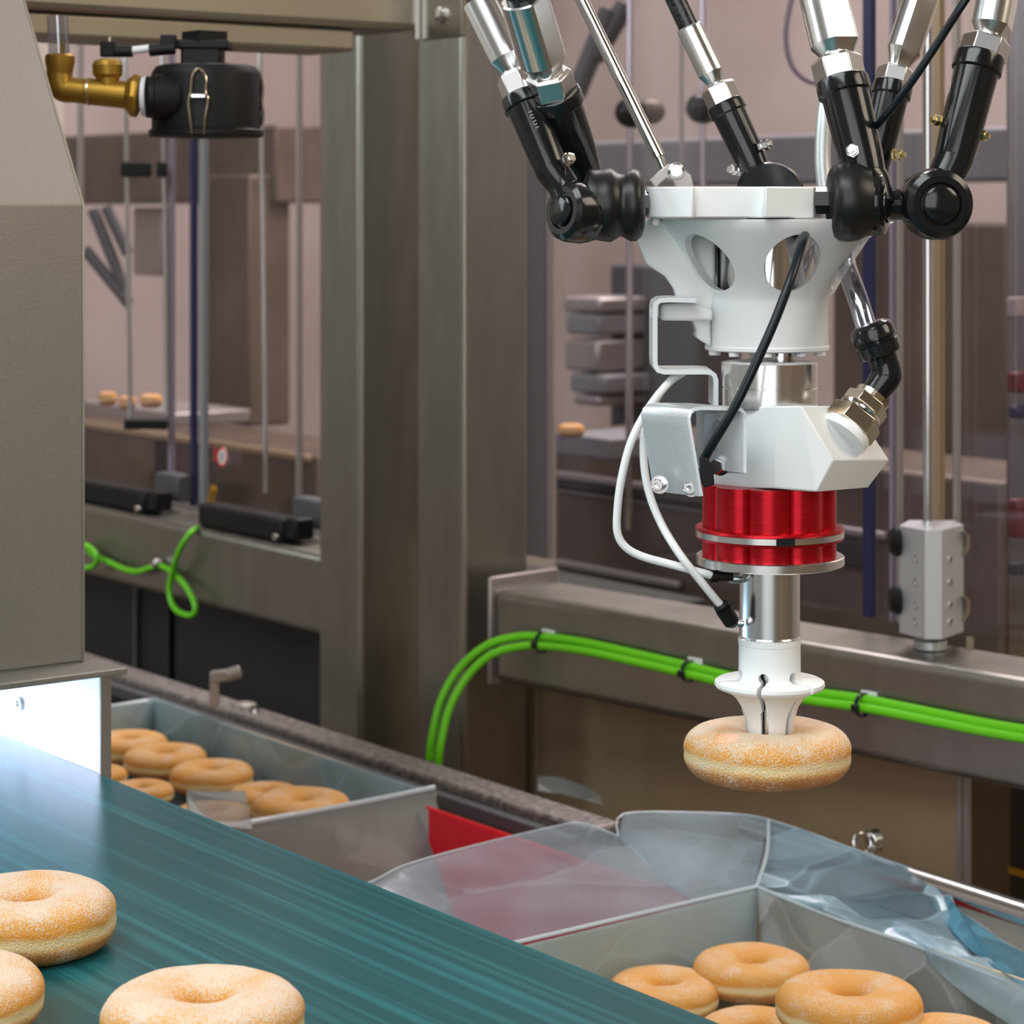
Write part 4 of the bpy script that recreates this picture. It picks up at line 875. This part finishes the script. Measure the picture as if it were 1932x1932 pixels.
# red ribbed block
def lobes(n, amp, ph=0.0):
    return lambda a: 1 - amp + amp * abs(math.cos((a + ph) * n / 2)) ** .55
rfm = lobes(9, .15, .28)
rf2 = lambda a: rfm(a)
red = obj('ribbed_block', MB().vlathe(1451, [(912, 127), (997, 127)], 360, rf=rf2), 'red', gr, smooth=40)
obj('ribbed_block', MB().vlathe(1451, [(1014, 127), (1050, 127)], 360, rf=rf2), 'red', gr, smooth=40)
obj('red_ring', MB().vlathe(1452, [(992, 137), (993, 139), (997, 140), (999, 138)], 120), 'red', gr)
rg = obj('silver_ring', MB().vlathe(1452, [(998, 138), (999, 140), (1010, 140), (1011, 138)], 120), 'satin', gr)
obj('red_ring', MB().vlathe(1452, [(1010.5, 137), (1011, 139), (1015, 138), (1017, 132)], 120), 'red', gr)
for a_, w_ in ((.10, .0075),):
    d_ = (-DV * math.cos(a_) + RV * math.sin(a_)); c_ = R(1452, 1004) + d_ * 139.5 * S; e_ = d_.cross(ZV).normalized()
    c_.z = (HY - 1004.5) * S
    obj('ring_notch', MB().obox(c_, d_ * .0008, e_ * w_ * .6, ZV * .0018), 'mattblack', rg)
obj('silver_disc', MB().vlathe(1453, [(1046, 137), (1048, 139.5), (1062, 139.5), (1064, 137)], 120), 'satin', gr)
obj('steel_tube', MB().vlathe(1452, [(1060, 57), (1198, 57), (1201, 59), (1204, 59)], 96), 'satin', gr, smooth=25)
# split white tip
tip = obj('finger_tip', MB().vlathe(1452, [(1202, 59), (1214, 59), (1215, 58), (1277, 58.5), (1281, 62), (1282, 98), (1285, 103), (1291, 104), (1296, 101), (1300, 90), (1306, 76), (1316, 64), (1332, 54), (1354, 47.5), (1392, 44), (1395, 42),
                                         (1395, 34), (1300, 34), (1206, 40)], 144, closed=True), 'white', gr)
cuts = []
axx = R(1452, 400); axx.z = 0
for k in range(3):
    a_ = -.30 + k * math.pi / 3 * 1.0; d_ = (-DV * math.cos(a_) + RV * math.sin(a_)); e_ = d_.cross(ZV).normalized()
    zt2, zb3 = (HY - 1274) * S, (HY - 1400) * S
    cuts.append(MB().obox(axx + ZV * (zt2 + zb3) / 2, d_ * .04, e_ * .0011, ZV * (zt2 - zb3) / 2))
    zm, zn = (HY - 1335) * S, (HY - 1402) * S
    cuts.append(MB().obox(axx + ZV * (zm + zn) / 2, d_ * .03, e_ * .0018, ZV * (zm - zn) / 2))
    cuts.append(MB().cyl(axx + ZV * ((HY - 1271) * S) - d_ * .03, axx + ZV * ((HY - 1271) * S) + d_ * .03, .0026, 24))
cut(tip, cuts)
obj('core_pin', MB().vlathe(1452, [(1225, 30), (1390, 28)], 32), 'satin', gr)
# nickel fitting, black elbow
A0 = R(1598, 812, -.018); A1 = R(1651, 742, -.010); ad_ = (A1 - A0).normalized()
ft = obj('fitting_seal', MB().lathe(A0 - ad_ * .004, ad_, [(0, 49 * S), (.0035, 49 * S), (.005, 46 * S)], 48), 'white', gr)
obj('fitting_nut', MB().hexnut(A0, A0 + ad_ * .0105, 52 * S, .1), 'nickel', ft, smooth=15, bevel=.0004)
obj('fitting_ring', MB().lathe(A0 + ad_ * .0105, ad_, [(0, 42 * S), (.001, 44 * S), (.002, 42 * S)], 40), 'chrome', ft)
obj('fitting_nut', MB().hexnut(A0 + ad_ * .0125, A0 + ad_ * .0195, 44 * S, .1), 'nickel', ft, smooth=15, bevel=.0003)
obj('fitting_collar', MB().lathe(A0 + ad_ * .0195, ad_, [(0, 34 * S), (.003, 35 * S), (.0035, 31 * S)], 40), 'nickel', ft)
el = obj('black_elbow', MB().tube([R(1641, 752, -.010), R(1659, 729, -.009), R(1672, 708, -.008), R(1668, 684, -.008), R(1656, 655, -.008)], [25 * S, 27 * S, 30 * S, 28 * S, 31 * S], 32, sub=8), 'black', gr, smooth=60)
B0 = R(1664, 672, -.008); B1 = R(1640, 612, -.008); bd_ = (B1 - B0).normalized(); q = S
obj('push_collar', MB().lathe(B0, bd_, [(0, 30 * q), (3 * q, 38 * q), (6 * q, 40 * q), (26 * q, 41 * q), (28 * q, 38 * q), (33 * q, 38 * q), (35 * q, 42 * q), (52 * q, 42 * q), (60 * q, 38 * q), (66 * q, 28 * q)], 56), 'black', el, smooth=30)
# ================================================================ hoses and cables round the gripper
t = tag(obj('clear_hose', MB().tube([R(1636, 622, -.006), R(1622, 575, .0), R(1606, 530, .01), R(1596, 500, .02), R(1598, 475, .03), R(1620, 440, .05), R(1660, 400, .08)], [20 * S] * 7, 28, sub=8), 'clearhose'), 'thick clear hose rising from the black elbow fitting', 'hose')
tag(obj('clear_hose', MB().tube([R(1560, 380, .13), R(1552, 300, .135), R(1558, 200, .14), R(1578, 100, .15), R(1590, -30, .16)], 15 * 1.12 * S, 24), 'alu'), 'pale vertical hose behind the right front arm, above the plate', 'hose')
g = 'white tubes beside the gripper'
tag(obj('white_tube', MB().tube([R(1290, 702, .012), R(1262, 722, .005), R(1225, 768, -.004), R(1192, 830, -.01), R(1173, 900, -.012), R(1165, 960, -.012), R(1165, 1005, -.012), R(1180, 1032, -.012), R(1212, 1050, -.012), R(1270, 1066, -.014), R(1322, 1080, -.018), R(1348, 1087, -.016)], 7.6 * S, 16, sub=8), 'white'), 'outer thin white tube looping wide at the left of the gripper', 'tube', g)
tag(obj('white_tube', MB().tube([R(1280, 704, .02), R(1248, 738, .012), R(1222, 790, .004), R(1214, 850, .0), R(1222, 920, -.004), R(1246, 985, -.010), R(1282, 1045, -.022), R(1322, 1096, -.022), R(1362, 1145, -.018)], 7.6 * S, 16, sub=8), 'white'), 'inner thin white tube running down to the lower black fitting', 'tube', g)
t = thing('push_fitting', 'black push fitting with ribbed collar at the side of the steel tube', 'fitting', R(1372, 1160, -.017))
f0 = R(1358, 1138, -.018); f1 = R(1386, 1182, -.014); fd = (f1 - f0).normalized()
obj('fitting_body', MB().lathe(f0, fd, [(0, 11 * q), (4 * q, 15 * q), (9 * q, 15 * q), (10 * q, 11 * q), (13 * q, 11 * q), (14 * q, 16 * q), (46 * q, 15 * q), (54 * q, 8 * q)], 28), 'mattblack', t)
obj('fitting_screw', MB().cyl(R(1384, 1176, -.013), R(1400, 1176, -.008), 7 * q, 18), 'chrome', t, bevel=.0003)
t = thing('push_fitting', 'black push fitting tucked under the silver disc', 'fitting', R(1365, 1090, -.012))
obj('fitting_body', MB().lathe(R(1338, 1088, -.016), RV + DV * .15, [(0, 8 * q), (3 * q, 12 * q), (16 * q, 12 * q), (17 * q, 9 * q), (22 * q, 10 * q), (44 * q, 10 * q)], 28), 'mattblack', t)
obj('fitting_screw', MB().cyl(R(1378, 1092, -.009), R(1396, 1093, -.004), 8 * q, 18), 'satin', t, bevel=.0003)
tag(obj('sensor_cable', MB().tube([R(1521, 438, -.008), R(1512, 462, -.03), R(1494, 520, -.045), R(1462, 605, -.052), R(1424, 690, -.056), R(1388, 765, -.056), R(1352, 825, -.052), R(1328, 866, -.046)], 8.6 * S, 18, sub=8), 'cable'), 'black cable hanging diagonally across the white robot body to its plug', 'cable')
tag(obj('robot_cable', MB().tube([R(1850, -40, -.03), R(1815, 10, -.03), R(1775, 72, -.025), R(1730, 140, -.02), R(1690, 195, -.012), R(1654, 238, .004), R(1630, 262, .03)], 7.5 * S, 16, sub=6), 'cable'), 'black cable slanting down between the right hand arms', 'cable')

# ================================================================ vacuum filter and brass fittings, top left
VD = 1.70
def V(px, py, dd=0): return U(px, py, VD + dd)
VS = VD / FPX
def vl(cx, prof, seg=56, dd=0, **k):
    o = U(cx, HY, VD + dd); return MB().lathe(Vector((o.x, o.y, 0)), ZV, [((HY - y) * VS, r * VS) for y, r in prof], seg, **k)
t = thing('filter_pot', 'round black filter pot with wire clips hanging below the top left beam', 'filter', V(389, 255, .03))
obj('pot', vl(389, [(118, 84), (122, 96), (132, 103), (138, 105), (240, 104), (244, 110), (253, 110), (256, 106), (258, 60)], dd=.03), 'mattblack', t, smooth=25)
obj('pot_neck', MB().obox(U(383, 104, VD + .03), RV * .0145, DV * .014, ZV * .0095), 'mattblack', t, bevel=.002)
obj('neck_flange', MB().obox(U(386, 86, VD + .03), RV * .019, DV * .016, ZV * .003), 'mattblack', t, bevel=.001)
for k, sgn in enumerate((1,)):
    obj('wire_clip', MB().tube([V(362, 252, -.012), V(358, 222, -.014), V(355, 195, -.014), V(357, 182, -.014), V(360, 172, -.013), V(362, 148, -.012), V(368, 134, -.011), V(375, 130, -.011), V(384, 136, -.011), V(389, 150, -.012), V(388, 174, -.013), V(392, 184, -.014), V(391, 200, -.014), V(387, 222, -.014), V(385, 252, -.012)], .0009, 8), 'nickel', t)
obj('clip_bridge', MB().obox(V(374, 181, -.013), RV * .005, DV * .001, ZV * .0012), 'chrome', t, bevel=.0003)
obj('wire_clip', MB().tube([V(492, 140, .03), V(496, 165, .03), V(494, 190, .03), V(497, 215, .03), V(493, 238, .03)], .0016, 8), 'chrome', t)
obj('side_port', MB().lathe(V(276, 183, .0), RV + DV * .25, [(0, 39 * VS), (10 * VS, 40 * VS), (12 * VS, 43 * VS), (30 * VS, 44 * VS), (60 * VS, 42 * VS)], 40), 'mattblack', t)
obj('fitting_seal', MB().lathe(V(268, 182, .0), RV, [(0, 36 * VS), (9 * VS, 39 * VS)], 40), 'white', t)
obj('hanger_block', MB().box(V(386, 80, .03).x - .012, V(386, 80, .03).x + .012, V(386, 80, .03).y - .012, V(386, 80, .03).y + .012, V(386, 84, .03).z, .1308), 'mattblack', t)
t = thing('brass_pipe_fittings', 'yellow brass tee and elbow pipe fittings beside the black filter pot', 'pipe fitting', V(180, 175))
obj('pipe_tee', MB().lathe(V(160, 172, .0), (V(268, 182) - V(160, 172)), [(0, 23 * VS), (2 * VS, 25 * VS), (80 * VS, 26 * VS)], 32), 'brass', t)
obj('flange_nut', MB().lathe(V(238, 179, .0), (V(268, 182) - V(238, 179)), [(0, 30 * VS), (8 * VS, 36 * VS), (12 * VS, 41 * VS), (22 * VS, 41 * VS), (26 * VS, 36 * VS)], 8), 'brass', t, smooth=20, bevel=.0008)
obj('tee_branch', MB().lathe(V(203, 175, .0), ZV, [(0, 20 * VS), (28 * VS, 22 * VS), (34 * VS, 28 * VS), (52 * VS, 29 * VS), (60 * VS, 25 * VS), (64 * VS, 14 * VS)], 32), 'brass', t, smooth=25)
obj('pipe_elbow', MB().tube([V(172, 174), V(140, 170), V(118, 166), V(112, 140), V(112, 118)], [23 * VS, 24 * VS, 25 * VS, 24 * VS, 24 * VS], 28, sub=8), 'brass', t, smooth=60)
obj('elbow_collar', MB().lathe(V(113, 140), ZV, [(0, 24 * VS), (8 * VS, 25 * VS), (22 * VS, 28 * VS), (34 * VS, 28 * VS), (38 * VS, 24 * VS)], 32), 'brass', t, smooth=25)
obj('pipe_seam', MB().lathe(V(166, 173), RV, [(0, 26.5 * VS), (3 * VS, 26.5 * VS)], 32), 'nickel', t)
t = thing('air_valve', 'small black valve with white spacer above the brass fittings', 'valve', V(260, 95))
obj('valve_block', MB().obox(V(204, 93, .01), RV * .0052, DV * .005, ZV * .0055), 'mattblack', t, bevel=.001)
obj('valve_screw', MB().cyl(V(207, 80, .01), V(207, 70, .01), .0016, 14), 'nickel', t)
obj('valve_barrel', MB().cyl(V(215, 97, .01), V(250, 97, .01), .0042, 20), 'mattblack', t)
obj('white_spacer', MB().cyl(V(249, 95, .01), V(284, 91, .01), .0028, 20), 'white', t)
obj('valve_barrel', MB().cyl(V(282, 95, .01), V(330, 91, .01), .0044, 20), 'mattblack', t)
obj('valve_stem', MB().obox(V(318, 79, .01), RV * .0055, DV * .004, ZV * .005), 'mattblack', t, bevel=.0008)
t = thing('clear_hose', 'short upright clear hose above the left brass elbow', 'hose', V(112, 100))
obj('hose_wall', MB().cyl(V(112, 112), V(108, 30), 20 * VS, 24), 'clearhose', t)
obj('hose_barb', MB().cyl(V(116, 108), V(118, 78), 6 * VS, 16), 'brass', t)
